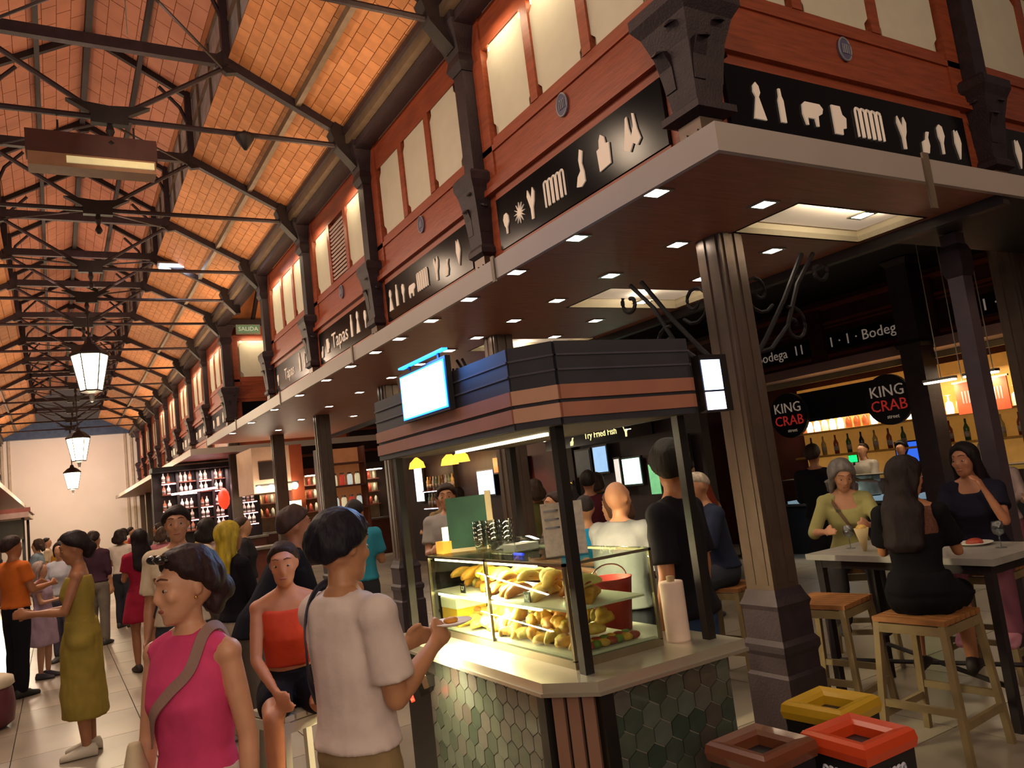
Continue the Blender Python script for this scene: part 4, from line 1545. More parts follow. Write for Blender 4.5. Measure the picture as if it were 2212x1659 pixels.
MB().b2((.02, .02, .036), (cw - .03, cd - .02, .048)).build('tray', M('tray_white', 'cfcabc', .35, var=.03), case)
MB().b2((.004, .018, .035), (.008, cd - .018, chh - .012)).build('glass_pane', glass, case)
MB().b2((.018, .004, .035), (cw - .018, .008, chh - .012)).build('glass_pane', glass, case)
MB().b2((.018, cd - .008, .035), (cw - .018, cd - .004, chh - .012)).build('glass_pane', glass, case)
MB().b2((.01, .01, chh), (cw - .01, cd - .01, chh + .005)).build('glass_top', glass, case)
strip = M('case_lamp', 'ffffff', .4, var=0, emit='ffe9b0', es=9)
MB().b2((.03, .3, chh - .03), (.05, cd - .05, chh - .014)).build('light_tube', strip, case)
MB().b2((.03, .3, .218), (.05, cd - .05, .232)).build('light_tube', strip, case)
lamp('AREA', 'case_light', (CX0 + .09, (CY0 + CY1) / 2 + .1, CZ1 - .035), 60, (1, .84, .5), .03, 1.1, aim=(.45, 0, -1))
lamp('AREA', 'case_light', (CX0 + .09, (CY0 + CY1) / 2 + .1, CZ0 + .215), 45, (1, .84, .5), .03, 1.1, aim=(.45, 0, -1))

pastry_cols = [M('pastry_%d' % i, c, .55, var=.35, scale=18, bump=.5, bscale=40) for i, c in enumerate(('d8a040', 'c88828', 'e0b458', 'b87028', 'e8c878'))]
ham = M('ham_red', '9c3c28', .5, var=.3, scale=25, bump=.4)
green_l = M('salad_green', '6a8030', .6, var=.4, scale=30)


def pastry_mesh(kind, seed):
    rnd = random.Random(seed)
    m = MB()
    if kind == 'roll':
        n = 9
        rs = []
        for i in range(n):
            f = i / (n - 1)
            r = .034 * math.sin(PI * (.08 + .84 * f)) ** .6
            rs.append(ring(Vector(((f - .5) * .17, .012 * math.sin(f * PI), r * .9)), Vector((0, 1, 0)), Vector((0, 0, 1)), r * rnd.uniform(.95, 1.1), r * .85, 12))
        m.loft(rs)
    elif kind == 'crescent':
        rs = []
        n = 11
        for i in range(n):
            f = i / (n - 1)
            a_ = -1.3 + 2.6 * f
            r = .007 + .026 * math.sin(PI * f) * (1 + .15 * math.sin(f * 22))
            rs.append(ring(Vector((.06 * math.sin(a_), .06 * math.cos(a_) - .05, r)), Vector((math.sin(a_), math.cos(a_), 0)), Vector((0, 0, 1)), r, r * .9, 10))
        m.loft(rs)
    else:
        poly = [(.055 * math.cos(a_), .055 * math.sin(a_)) for a_ in [PI * i / 10 for i in range(11)]]
        rs = []
        for s_, z in ((.9, 0), (1, .012), (.85, .03), (.4, .04)):
            rs.append([Vector((x * s_, (y - .02) * s_, z)) for x, y in poly])
        m.loft(rs)
    return m


meshes = {}
for kd in ('roll', 'crescent', 'turnover'):
    for i, mt in enumerate(pastry_cols):
        meshes[kd, i] = pastry_mesh(kd, i).mesh(kd, mt, True)
lab_p = {'roll': 'golden filled bread roll', 'crescent': 'crescent pastry', 'turnover': 'half moon fried turnover'}
ham_me = MB().hplate([(.07 * math.cos(2 * PI * i / 12) * (1 + .2 * (i % 2)), .028 * math.sin(2 * PI * i / 12)) for i in range(12)], 0, .008).mesh('filling', ham)


def put_pastry(kd, x, y, z, rz, sc=1.0, tilt=0.0, where=''):
    o = link('filled_roll' if kd == 'roll' else ('crescent_pastry' if kd == 'crescent' else 'turnover'), meshes[kd, random.randrange(5)], None, (x, y, z), rz)
    o.rotation_euler = (tilt, random.uniform(-.15, .15), rz)
    o.scale = (sc, sc, sc)
    tag(o, lab_p[kd] + where, 'pastry', 'pastries in the display case: ' + kd)
    if kd == 'roll':
        f = link('filling', ham_me, o, (0, .006, .022))
    return o


for i in range(34):                # upper shelf, loaves piled
    row, lay = i % 17, i // 17
    put_pastry('roll', CX0 + random.uniform(.14, .32), CY0 + .12 + row * .078, CZ0 + .249 + lay * .058, PI / 2 * .15 + random.uniform(-.5, .5), random.uniform(.9, 1.12), where=', %s layer of the upper shelf, %s from the corner' % (('bottom', 'top')[lay], ORD[row]))
for i in range(66):
    kd = 'turnover' if i % 3 else 'crescent'
    yy = CY0 + .14 + (i % 22) * .056
    lay = i // 22
    put_pastry(kd, CX0 + .10 + lay * .10 + random.uniform(-.02, .02), yy, CZ0 + .052 + (.035 * lay) + random.uniform(0, .012), random.uniform(0, 6.28), random.uniform(.95, 1.25), random.uniform(-.35, .35), where=', %s row of the lower tray, %s from the corner' % (('outer', 'middle', 'inner')[lay], ORD[i % 22]))
for i in range(14):
    o = MB().ball((0, 0, .018), (.034, .026, .018), 10, 6).build('stuffed_bite', [ham, green_l, pastry_cols[0]][i % 3], None, True, loc=(CX0 + .12 + (i % 7) * .043, CY0 + .06 + (i // 7) * .06, CZ0 + .05), rz=i)
    tag(o, 'small %s stuffed bite, %s row of the tray, %s from the glass' % (('red', 'green', 'golden')[i % 3], ('near', 'far')[i // 7], ORD[i % 7]), 'snack', 'stuffed bites in the case')
for i, (y, lab) in enumerate(((3.35, 'nearest the kiosk corner'), (3.75, 'in the middle of the upper shelf'), (4.05, 'towards the far end of the upper shelf'))):
    t = thing('price_tag', 'small black price tag ' + lab, 'price tag', (CX0 + .05, y, CZ0 + .246))
    MB().b2((-.003, -.028, 0), (.003, .028, .05)).build('card', black_p, t)
    text('price', '2,7', .03, white_ink, t, (-.004, 0, .026), (PI / 2, 0, -PI / 2), .001)
o = thing('cake_box', 'yellow and white cake block at the far end of the lower tray', 'cake', (CX0 + .13, 4.24, CZ0 + .05))
MB().b2((-.09, -.10, 0), (.10, .10, .10)).build('cake', M('cake_yellow', 'e0a830', .6), o)
MB().b2((-.092, -.102, .10), (.102, .102, .16)).build('icing', M('icing', 'f0e8d0', .5), o)
o = thing('red_bucket', 'red plastic bucket behind the display case', 'bucket', (2.50, 3.42, .95))
MB().lathe([(.09, 0), (.12, .26), (.125, .27), (.115, .27), (.085, .02)], 20).build('pail', M('red_plastic', 'a82a22', .4), o, True)
MB().tube([(.12 * math.cos(a_), 0, .26 + .08 * math.sin(a_)) for a_ in [PI * i / 10 for i in range(11)]], .004, 5).build('handle', steel, o)
o = thing('paper_roll', 'white paper towel roll at the right end of the kiosk counter', 'paper roll', (2.50, 2.93, .95))
MB().lathe([(.018, 0), (.055, 0), (.057, .01), (.057, .27), (.055, .275), (.02, .275)], 20).build('roll', M('paper', 'd0b8a8', .8), o, True)
MB().lathe([(.019, .0), (.019, .30)], 10).build('core', M('card', '9a8060', .8), o, True)

# things on top of the case
TZ = CZ1 + .005
t = thing('menu_holder', 'clear acrylic menu holder with printed sheets on the glass case', 'menu holder', (2.06, 3.12, TZ), -.55)
MB().b2((-.10, -.03, 0), (.10, .05, .01)).build('foot', plastic, t)
MB().box((-.052, .005, .13), (.095, .006, .25), rot=Matrix.Rotation(-.12, 3, 'X')).build('sheet', M('menu_paper', 'd6cbb4', .6, var=.15, scale=40), t)
MB().box((.052, .012, .13), (.095, .006, .25), rot=Matrix.Rotation(-.12, 3, 'X')).build('sheet', M('menu_paper2', 'b8aea0', .6, var=.2, scale=40), t)
for i in range(5):
    MB().box((-.052, -.006 + i * .003, .22 - i * .04), (.07, .002, .008), rot=Matrix.Rotation(-.12, 3, 'X')).build('print_line', dark, t)
t = thing('chalk_board', 'green board with cream frame standing on the glass case', 'board', (2.12, 4.22, TZ), -.6)
MB().b2((-.13, -.008, .02), (.11, .008, .32)).build('panel', M('board_green', '2f5a48', .6, var=.2), t)
MB().b2((.11, -.012, 0), (.145, .012, .34)).build('frame_side', M('board_frame', 'd8c89c', .6), t)
MB().b2((-.15, -.012, 0), (.145, .012, .02)).build('frame_foot', M('board_frame'), t)
for i in range(3):
    t = thing('plastic_cup_stack', 'leaning stack of shiny clear plastic cups on the case, %s from the board' % ORD[i], 'cups', (2.08 + .04 * i, 4.02 - i * .085, TZ))
    for j in range(4):
        MB().lathe([(.03, 0), (.042, .09), (.040, .09), (.028, .004)], 14, (0, 0, j * .028)).build('cup', plastic, t, True)
t = thing('cutlery_tray', 'clear tray of napkins on the glass case', 'tray', (2.14, 3.70, TZ))
MB().b2((-.10, -.13, 0), (.10, .13, .008)).build('bottom', plastic, t)
for p, q in (((-.10, -.13), (-.094, .13)), ((.094, -.13), (.10, .13)), ((-.10, -.13), (.10, -.124)), ((-.10, .124), (.10, .13))):
    MB().b2((p[0], p[1], .008), (q[0], q[1], .07)).build('side', plastic, t)
MB().b2((-.07, -.09, .01), (.07, .05, .045)).build('napkins', M('napkin', 'd8d4cc', .8), t)
t = thing('lit_yellow_box', 'small glowing yellow box at the far end of the glass case', 'box', (2.05, 4.33, TZ))
MB().b2((-.09, -.05, 0), (.09, .05, .07)).build('carton', M('amber_card', 'e0a038', .5, emit='ffb040', es=.6), t)
MB().b2((-.05, -.03, .07), (.0, .03, .15)).build('lit_sleeve', M('lit_sleeve', 'fff0c8', .5, emit='ffe8b0', es=2), t)
t = thing('blue_pen', 'small bright blue stick beside the napkin tray', 'pen', (2.02, 3.50, TZ))
MB().tube([(0, -.04, .008), (0, .05, .008)], .007, 8).build('barrel', M('blue_plastic', '2040d0', .4, emit='2040ff', es=.5), t)
MB().tube([(0, .05, .008), (0, .065, .008)], .004, 8).build('tip', black_p, t)
# card terminal on the kiosk side
t = thing('card_terminal', 'dark card terminal with purple screen and red light on the kiosk side', 'card terminal', (1.66, 4.10, .70))
Rr = Matrix.Rotation(.9, 3, 'X') @ Matrix.Rotation(-.4, 3, 'Y')
MB().box((-.0, 0, .08), (.05, .10, .18), rot=Rr).build('casing', black_p, t)
MB().box((-.028, .0, .10), (.008, .08, .08), rot=Rr).build('screen', M('purple_screen', '201040', .3, emit='4030c0', es=.5), t)
MB().box((-.02, -.10, .10), (.03, .03, .16), rot=Rr).build('handle', M('tan_plastic', '8a6a58', .5), t)
MB().box((-.03, .07, -.02), (.02, .035, .02), rot=Rr).build('red_light', M('red_led', 'ff2010', .4, var=0, emit='ff2010', es=6), t)
MB().b2((.02, -.03, .04), (.075, .03, .10)).build('wall_mount', black_p, t)

# ------------------------------------------------------------------ recycling bins
def bin_(label, x, y, rz, colr, h=.68, s=.145):
    t = thing('recycling_bin', label, 'bin', (x, y, 0), rz, group='recycling bins by the kiosk')
    MB().sq([(s * .86, 0), (s * .95, h - .05)]).build('body', M('bin_black', '121014', .45, var=.15), t)
    lm_ = M('lid_' + colr, colr, .32, var=.06, coat=.4)
    m = MB()
    i_ = s * .57
    # frame lid with a square hole: loft around the square
    prof = [(s * 1.0, h - .06), (s * 1.04, h - .03), (s * 1.0, h), (s * .9, h + .012), (i_ + .012, h + .004), (i_, h - .012), (i_, h - .05), (s * .9, h - .055)]
    rings = []
    corners = []
    for c in ((-1, -1), (1, -1), (1, 1), (-1, 1)):
        corners.append([Vector((c[0] * r, c[1] * r, z)) for r, z in prof])
    vs = [p for c in corners for p in c]
    n = len(prof)
    fs = []
    for c in range(4):
        for j in range(n):
            a_, b_ = c * n + j, c * n + (j + 1) % n
            c2 = ((c + 1) % 4) * n
            fs.append((a_, b_, c2 + (j + 1) % n, c2 + j))
    m.add(vs, fs)
    m.build('lid_frame', lm_, t)
    for rr in (0, -PI / 2):
        o = arches(.13, .10, 5, .006).build('arches_logo', M('bin_logo', 'b8b8c8', .6, var=.03), t)
        o.rotation_euler = (0, 0, rr)
        off = Matrix.Rotation(rr, 3, 'Z') @ Vector((-.065, -s * .945 - .004, 0))
        o.location = (off.x, off.y, h - .20)
    return t


bin_('black bin with brown lid frame nearest the tiled kiosk', 2.30, 2.31, .04, '6a3a24')
bin_('black bin with bright orange lid frame, nearest the camera', 2.615, 2.11, -.02, 'c8421c')
bin_('black bin with yellow lid frame behind the orange one', 2.86, 2.42, .10, 'b8901c')

# ------------------------------------------------------------------ bar stools and tables
def stool(label, x, y, rz=0, h=.75, s=.21, seat_m=None, frame_m=None, group='wooden bar stools', slats=7):
    t = thing('bar_stool', label, 'stool', (x, y, 0), rz, group=group)
    sm = seat_m or M('stool_wood', '8a5a30', .5, var=.25, scale=10)
    fm_ = frame_m or M('stool_frame', '7a6848', .5, var=.2)
    sl = MB().box((0, 0, 0), (2 * s / slats * .82, 2 * s, .028)).mesh('seat_slat', sm)
    for i in range(slats):
        link('seat_slat', sl, t, (-s + (i + .5) * 2 * s / slats, 0, h - .014))
    for sx in (-1, 1):
        for sy in (-1, 1):
            MB().bar((sx * s * 1.12, sy * s * 1.12, 0), (sx * s * .9, sy * s * .9, h - .03), .036, .036).build('leg', fm_, t)
    for sx in (-1, 1):
        MB().bar((sx * s * .92, -s * .9, h - .06), (sx * s * .92, s * .9, h - .06), .03, .05).build('apron', fm_, t)
        MB().bar((-s * .9, sx * s * .92, h - .06), (s * .9, sx * s * .92, h - .06), .03, .05).build('apron', fm_, t)
    for sx in (-1, 1):
        MB().bar((sx * s * 1.04, -s * 1.04, h * .36), (sx * s * 1.04, s * 1.04, h * .36), .025, .04).build('stretcher', fm_, t)
        MB().bar((-s * 1.06, sx * s * 1.06, h * .27), (s * 1.06, sx * s * 1.06, h * .27), .025, .04).build('stretcher', fm_, t)
    return t


stool('tall wooden stool with slatted seat under the woman in black', 4.30, 2.86, .08)
stool('empty tall wooden stool beside the corner column', 4.42, 3.62, .2)
stool('tall stool under the grey haired woman in green', 5.62, 4.28, .6)
stool('tall stool under the dark haired woman across the table', 5.78, 3.34, .1)
stool('tall stool under the man in navy eating', 4.62, 4.75, .3)
white_st = M('white_stool', 'cfc4b0', .5, var=.06)
stool('tall white stool under the girl in the orange top', 1.06, 4.42, .3, h=.74, s=.17, seat_m=white_st, frame_m=white_st, group='white stool', slats=5)
tab_m = M('table_top_grey', '8e8a84', .35, var=.15, scale=7)


def high_table(label, x0, x1, y0, y1, z=1.0):
    t = thing('high_table', label, 'table', ((x0 + x1) / 2, (y0 + y1) / 2, 0))
    w2, d2 = (x1 - x0) / 2, (y1 - y0) / 2
    MB().b2((-w2, -d2, z - .04), (w2, d2, z)).build('table_top', tab_m, t)
    MB().b2((-w2 + .05, -d2 + .05, z - .10), (w2 - .05, d2 - .05, z - .04)).build('apron', ironb, t)
    for sx in (-1, 1):
        for sy in (-1, 1):
            MB().bar((sx * (w2 - .07), sy * (d2 - .07), 0), (sx * (w2 - .07), sy * (d2 - .07), z - .05), .05, .05).build('leg', ironb, t)
    MB().tube([(-w2 + .07, -d2 + .07, .25), (w2 - .07, d2 - .07, .25)], .015, 6).build('foot_rail', ironb, t)
    MB().tube([(w2 - .07, -d2 + .07, .25), (-w2 + .07, d2 - .07, .25)], .015, 6).build('foot_rail', ironb, t)
    return t


high_table('tall grey topped table in front of the woman in black', 4.66, 5.36, 2.62, 3.95)
high_table('small tall grey table by the man in navy', 4.25, 4.45, 5.05, 5.55)


def wine_glass(label, x, y, z, mat=plastic, grp=None):
    t = thing('wine_glass', label, 'glass', (x, y, z), group=grp)
    MB().lathe([(.033, 0), (.033, .004), (.005, .008), (.004, .075)], 14).build('stem', mat, t, True)
    MB().lathe([(.004, .075), (.03, .09), (.038, .12), (.032, .165), (.030, .165), (.035, .12), (.028, .093), (.002, .08)], 14).build('bowl', mat, t, True)
    return t


def plate(label, x, y, z, food=None):
    t = thing('plate', label, 'plate', (x, y, z))
    MB().lathe([(.06, 0), (.07, .006), (.11, .016), (.112, .02), (.105, .02), (.065, .009), (.0001, .008)], 20).build('dish', M('china', 'd8d0c4', .3, var=.03), t, True)
    if food:
        MB().ball((0, 0, .02), (.06, .05, .025), 12, 8).build('food', food, t, True)
    return t


wine_glass('stemmed glass on the tall table nearest the woman in black', 5.10, 2.80, 1.0)
wine_glass('stemmed glass in the middle of the tall table', 5.12, 3.25, 1.0)
wine_glass('stemmed glass at the far end of the tall table', 4.95, 3.78, 1.0)
plate('white plate with food on the tall table', 4.95, 3.40, 1.0, pastry_cols[0])
plate('white plate near the right end of the tall table', 5.2, 3.02, 1.0, ham)
o = thing('paper_cone', 'cream paper food cone standing on the tall table', 'cone', (4.86, 3.60, 1.0))
MB().lathe([(.01, 0), (.05, .16), (.048, .16), (.008, .01)], 14).build('wrapper', M('cone_paper', 'e0c890', .7), o, True)
MB().ball((0, 0, .155), (.04, .04, .03), 10, 6).build('fries', pastry_cols[2], o, True)
o = thing('pouf', 'maroon rounded seat with a cream top at the left edge', 'pouf', (-.70, 9.5, 0))
MB().lathe([(.20, 0), (.27, .05), (.29, .2), (.27, .36), (.26, .38)], 20).build('base', M('maroon_vinyl', '5c2430', .5), o, True)
MB().lathe([(.26, .38), (.285, .40), (.275, .47), (.2, .50), (.001, .51)], 20).build('cushion', M('cream_vinyl', 'cbbfa8', .6), o, True)

# ------------------------------------------------------------------ end wall, lanterns, heater, fixtures
o = MB().b2((-2.9, 47.0, 0), (4.4, 47.2, 7.2)).build('wall_end', M('end_wall_white', 'dccdc4', .8, var=.03, scale=1))
tag(o, 'large plain white wall closing the far end of the nave', 'wall', kind='structure')
for x in (-2.2, -1.9, 3.4, 3.7):
    MB().b2((x - .06, 46.93, 1.2), (x + .06, 47.0, 6.7)).build('curtain_fold', M('curtain', 'b8a490', .8), o)
MB().b2((-2.9, 46.6, 6.7), (4.4, 46.9, 7.5)).build('blue_beam', M('blue_glass_beam', '343c48', .4, metal=.2, var=.3, emit='6088c0', es=.04), o)
lan_m = M('lantern_glass', 'fff4d8', .5, var=0, emit='ffeec0', es=9)


def lantern(label, y, z, pw, x=XC):
    t = thing('hanging_lantern', label, 'lantern', (x, y, z), group='nave lanterns')
    MB().lathe([(.20, 0), (.34, .72), (.33, .74), (.19, .01)], 6).build('glass_body', lan_m, t)
    MB().lathe([(.36, .74), (.38, .78), (.20, .95), (.10, 1.0), (.06, 1.12)], 6).build('cap', ironb, t)
    MB().lathe([(.20, -.01), (.06, -.06), (.03, -.22), (.001, -.24)], 6).build('finial', ironb, t)
    MB().lathe([(.21, -.02), (.22, .01), (.20, .02)], 6).build('base_ring', ironb, t)
    for i in range(6):
        a_ = 2 * PI * i / 6
        MB().tube([(.205 * math.cos(a_), .205 * math.sin(a_), 0), (.35 * math.cos(a_), .35 * math.sin(a_), .74)], .013, 5).build('rib', ironb, t)
    MB().tube([(0, 0, 1.1), (0, 0, 6.55 - z)], .02, 6).build('chain', ironb, t)
    lamp('POINT', 'lantern_light', (x, y, z - .45), pw, (1, .78, .48), .25)


lantern('glowing hanging lantern over the crossing, nearest of the row', 18.1, 4.62, 140)
lantern('glowing hanging lantern further down the nave', 29.61, 4.08, 200)
lantern('farthest hanging lantern glaring in front of the end wall', 41.89, 3.75, 380)

t = thing('heater_box', 'long brown heater box with cream light panel hanging from the truss', 'heater', (.56, 9.84, 5.92))
MB().b2((-.68, -.14, .16), (.68, .14, .42)).build('housing', M('heater_brown', '4a2620', .6, var=.15), t)
MB().b2((-.66, -.13, .0), (.66, .13, .16)).build('lower_tray', M('heater_tan', '9a7458', .6, var=.1), t)
MB().b2((-.28, -.15, .05), (.64, -.13, .13)).build('light_panel', M('heater_panel', 'd8c890', .5, emit='e8d8a0', es=.35), t)
for x in (-.35, .45):
    MB().tube([(x, 0, .42), (x, 0, .62)], .012, 5).build('hanger', ironb, t)
t = thing('spotlight', 'small dark spotlight clamped on the tie rod right of the heater', 'spotlight', (2.3, 9.74, 6.37))
MB().lathe([(.02, -.0), (.06, .06), (.12, .16), (.12, .20), (.05, .22)], 12).build('head', ironb, t, True)
MB().tube([(0, 0, .18), (0, 0, .26)], .02, 6).build('clamp', ironb, t)
t = thing('fluorescent_fixture', 'pair of cold fluorescent tubes high over the crossing', 'light', (2.9, 18.0, 7.3))
tube_m = M('cold_tube', 'ffffff', .4, var=0, emit='cfe4ff', es=10)
MB().b2((-.75, -.1, .06), (.75, .25, .1)).build('tray', gutter_m, t)
MB().tube([(-.7, 0, .03), (.7, 0, .03)], .025, 8).build('tube', tube_m, t)
MB().tube([(-.7, .22, .03), (.4, .22, .03)], .025, 8).build('tube', tube_m, t)
for x in (-.6, .6):
    MB().tube([(x, .1, .1), (x, .1, .5)], .01, 5).build('hanger', ironb, t)
lamp('AREA', 'fluorescent_light', (2.9, 18.0, 7.25), 16, (.75, .88, 1), 1.4, .1, aim=(0, 0, -1))
t = thing('exit_sign', 'small green exit sign above the crossing wall window', 'sign', (4.45, 20.18, 6.25))
MB().b2((-.30, -.03, 0), (.30, .03, .26)).build('housing', M('exit_frame', '8a9080', .5), t)
MB().b2((-.28, -.034, .03), (.28, -.03, .23)).build('panel', M('exit_green', '587a58', .5, emit='6a9068', es=.25), t)
text('lettering', 'SALIDA', .15, M('exit_text', 'd0d8c8', .5, emit='d0d8c8', es=.2), t, (0, -.036, .13), (PI / 2, 0, 0), .002)
t = thing('roof_pennant', 'thin white hanging label near the top edge of the roof', 'pennant', (.78, 7.6, 6.4))
MB().tube([(0, 0, 0), (0, 0, 1.1)], .006, 5).build('cord', cream, t)
MB().b2((-.06, -.006, .62), (.06, .006, 1.05)).build('card', cream, t)

# ------------------------------------------------------------------ side hall: back arcade, ceiling
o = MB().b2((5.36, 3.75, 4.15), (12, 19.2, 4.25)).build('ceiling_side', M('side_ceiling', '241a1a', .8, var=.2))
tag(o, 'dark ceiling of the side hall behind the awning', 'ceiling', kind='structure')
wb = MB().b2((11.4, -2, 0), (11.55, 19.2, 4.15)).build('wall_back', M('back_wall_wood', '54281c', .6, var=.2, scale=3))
tag(wb, 'dark red back wall of the side hall above the crab stall', 'wall', kind='structure')
for z, h, dpt in ((3.98, .08, .06), (3.72, .05, .04), (3.16, .06, .05), (3.66, .03, .03)):
    MB().b2((11.4 - dpt, -2, z), (11.4, 19.2, z + h)).build('moulding', wood, wb)
for y in (4.6, 6.65, 8.62, 10.4, 12.6):
    MB().b2((11.30, y - .14, 3.1), (11.4, y + .14, 4.0)).build('pilaster', woodd, wb)
sgn = M('sign_dark2', '171014', .4)
for lab, yc, ln, tx in (('black Bodega sign farthest left on the back wall, beside the corner column', 9.45, 1.35, 'Bodega  11'),
                        ('black Bodega sign in the middle of the back wall', 7.65, 1.55, '1 \u00b7 1 \u00b7 Bodega 1'),
                        ('black Bodega sign cut by the slim column on the right', 5.65, 1.4, '1 \u00b7 B')):
    t = thing('sign_board', lab, 'sign', (11.36, yc, 3.40), -PI / 2)
    MB().b2((-ln / 2, -.02, -.13), (ln / 2, .02, .15)).build('board', sgn, t)
    text('lettering', tx, .24, white_ink, t, (0, -.024, .0), (PI / 2, 0, 0), .003)
# awning strip of the back arcade
t = thing('awning', 'pinkish grey awning strip over the crab stall', 'awning', (0, 0, 0))
MB().b2((10.35, 4.4, 2.86), (10.40, 10.4, 3.0)).build('fascia', M('pink_grey_paint', '8a6a68', .5, var=.05), t)
MB().b2((10.40, 4.4, 2.90), (11.35, 10.4, 2.94)).build('soffit_board', cream, t)
MB().b2((10.36, 4.4, 2.72), (10.42, 10.4, 2.80)).build('lower_rail', M('tan_rail', '8c7858', .5), t)
for lab, y in (('dark square pillar in front of the crab stall', 6.22), ('dark square pillar left of the crab stall', 9.62), ('dark square pillar at the right end of the crab stall', 4.3)):
    t = thing('square_pillar', lab, 'pillar', (10.2, y, 0))
    MB().sq([(.20, 0), (.20, .5), (.15, .55), (.15, 4.05), (.2, 4.13)]).build('shaft', iron, t)
    MB().sq([(.17, 2.9), (.19, 2.95), (.17, 3.0)]).build('collar', ironb, t)
t = thing('slim_column', 'slim grey steel column in front of the orange banners', 'column', (6.0, 3.22, 0))
MB().sq([(.09, 0), (.085, .05), (.06, .07), (.06, 3.24)]).build('shaft', M('slim_grey', '5c5058', .4, metal=.4), t)
MB().sq([(.065, 2.9), (.08, 2.95), (.08, 3.1), (.065, 3.15)]).build('collar', iron, t)

# crab stall
CR = thing('crab_stall', 'crab bar with black header band and lit counter at the back right', 'stall', (10.5, 7.6, 0))
MB().b2((.0, -2.6, 0), (.08, 1.55, .78)).build('counter_front', M('stall_front', '20242a', .4), CR)
MB().b2((-.05, -2.6, .78), (.75, 1.55, .82)).build('counter_top', steel, CR)
MB().b2((.05, -.55, 2.12), (.12, 1.1, 2.6)).build('header_band', M('header_black', '14141c', .5), CR)
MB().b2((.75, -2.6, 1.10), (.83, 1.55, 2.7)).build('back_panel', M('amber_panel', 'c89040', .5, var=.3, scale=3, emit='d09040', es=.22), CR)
MB().b2((.45, -2.6, 1.92), (.78, 1.55, 1.95)).build('glass_shelf', M('amber_shelf', '9a7030', .5), CR)
MB().b2((.45, -2.6, 1.52), (.78, 1.55, 1.55)).build('glass_shelf', M('amber_shelf'), CR)
MB().b2((-.02, -2.6, .82), (-.012, 1.55, 1.2)).build('glass_front', glass, CR)
MB().b2((-.02, -2.6, 1.2), (.4, 1.55, 1.215)).build('steel_ledge', steel, CR)
MB().b2((.02, -2.55, .82), (.6, 1.5, .86)).build('ice_bed', M('ice', 'c8d8e8', .3, var=.15, scale=20, emit='c0d8ff', es=.35), CR)
lamp('AREA', 'crab_light', (10.95, 7.2, 2.55), 40, (1, .82, .55), 3.6, .2, aim=(-.1, 0, -1))
lamp('AREA', 'crab_ice_light', (10.62, 8.3, 1.17), 6, (.75, .88, 1), .1, 1.4, aim=(.2, 0, -1))
for i in range(26):
    y = 5.2 + i * .152
    z = 1.955
    col_ = random.choice(('e8d8b0', 'c8a060', 'd8d0c8', 'a85028'))
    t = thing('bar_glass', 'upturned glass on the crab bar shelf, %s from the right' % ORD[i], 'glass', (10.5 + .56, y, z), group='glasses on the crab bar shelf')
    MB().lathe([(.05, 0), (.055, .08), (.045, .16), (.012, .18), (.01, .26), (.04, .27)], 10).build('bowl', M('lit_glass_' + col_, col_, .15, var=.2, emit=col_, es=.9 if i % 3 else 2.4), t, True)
for i in range(16):
    y = 5.3 + i * .24
    t = thing('liquor_bottle', 'bottle on the lower crab bar shelf, %s from the right' % ORD[i], 'bottle', (11.1, y, 1.555), group='bottles on the crab bar shelf')
    bc_ = ('3a5a30', '8a4020', 'b8a060', '2a2420')[i % 4]
    MB().lathe([(.038, 0), (.04, .18), (.015, .24), (.015, .31)], 10).build('body', M('bottle_' + bc_, bc_, .15, var=.1), t, True)
    MB().lathe([(.041, .05), (.041, .13)], 10).build('paper_label', cream, t, True)
for lab, y, x in (('round black KING CRAB sign left of the crab stall', 8.72, 10.46), ('round black KING CRAB sign right of the header band', 6.92, 10.46)):
    t = thing('disc_sign', lab, 'sign', (x, y, 2.27), -PI / 2)
    n = 28
    MB().plate([(.37 * math.cos(2 * PI * i / n), .37 * math.sin(2 * PI * i / n)) for i in range(n)], -.03, .03).build('disc', M('disc_dark', '1c1a22', .5), t)
    text('lettering_king', 'KING', .23, white_ink, t, (0, -.036, .12), (PI / 2, 0, 0), .003)
    text('lettering_crab', 'CRAB', .23, M('crab_red', 'b03028', .5, emit='c03028', es=.3), t, (0, -.036, -.09), (PI / 2, 0, 0), .003)
    text('lettering_small', 'street', .08, white_ink, t, (.04, -.036, -.25), (PI / 2, 0, 0), .002)
t = thing('bar_screen', 'small blue screen on the crab bar back wall', 'screen', (11.2, 7.25, 1.30), -PI / 2)
MB().b2((-.20, -.02, 0), (.20, .02, .34)).build('casing', dark, t)
MB().b2((-.18, -.024, .02), (.18, -.02, .32)).build('panel', M('blue_panel', '2050c0', .4, var=.3, scale=9, emit='3060d0', es=1.0), t)
gl = M('green_led', '10e050', .4, var=0, emit='10ff50', es=3)
for lab, y, z, l in (('green lit price display above the crab counter', 7.68, 1.42, .16), ('green lit tag right of the blue screen', 6.95, 1.26, .22)):
    t = thing('led_tag', lab, 'price tag', (10.47, y, z), -PI / 2)
    MB().b2((-l / 2, -.01, -.01), (l / 2, .01, .11)).build('housing', dark, t)
    MB().b2((-l / 2 + .01, -.014, .0), (l / 2 - .01, -.01, .10)).build('panel', gl, t)
    MB().b2((-.015, -.008, -.05), (.015, .008, -.01)).build('stand', steel, t)
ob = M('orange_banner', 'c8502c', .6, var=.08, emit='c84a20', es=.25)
lm2 = M('batten_lamp', 'ffffff', .4, var=0, emit='ffe8c0', es=12)
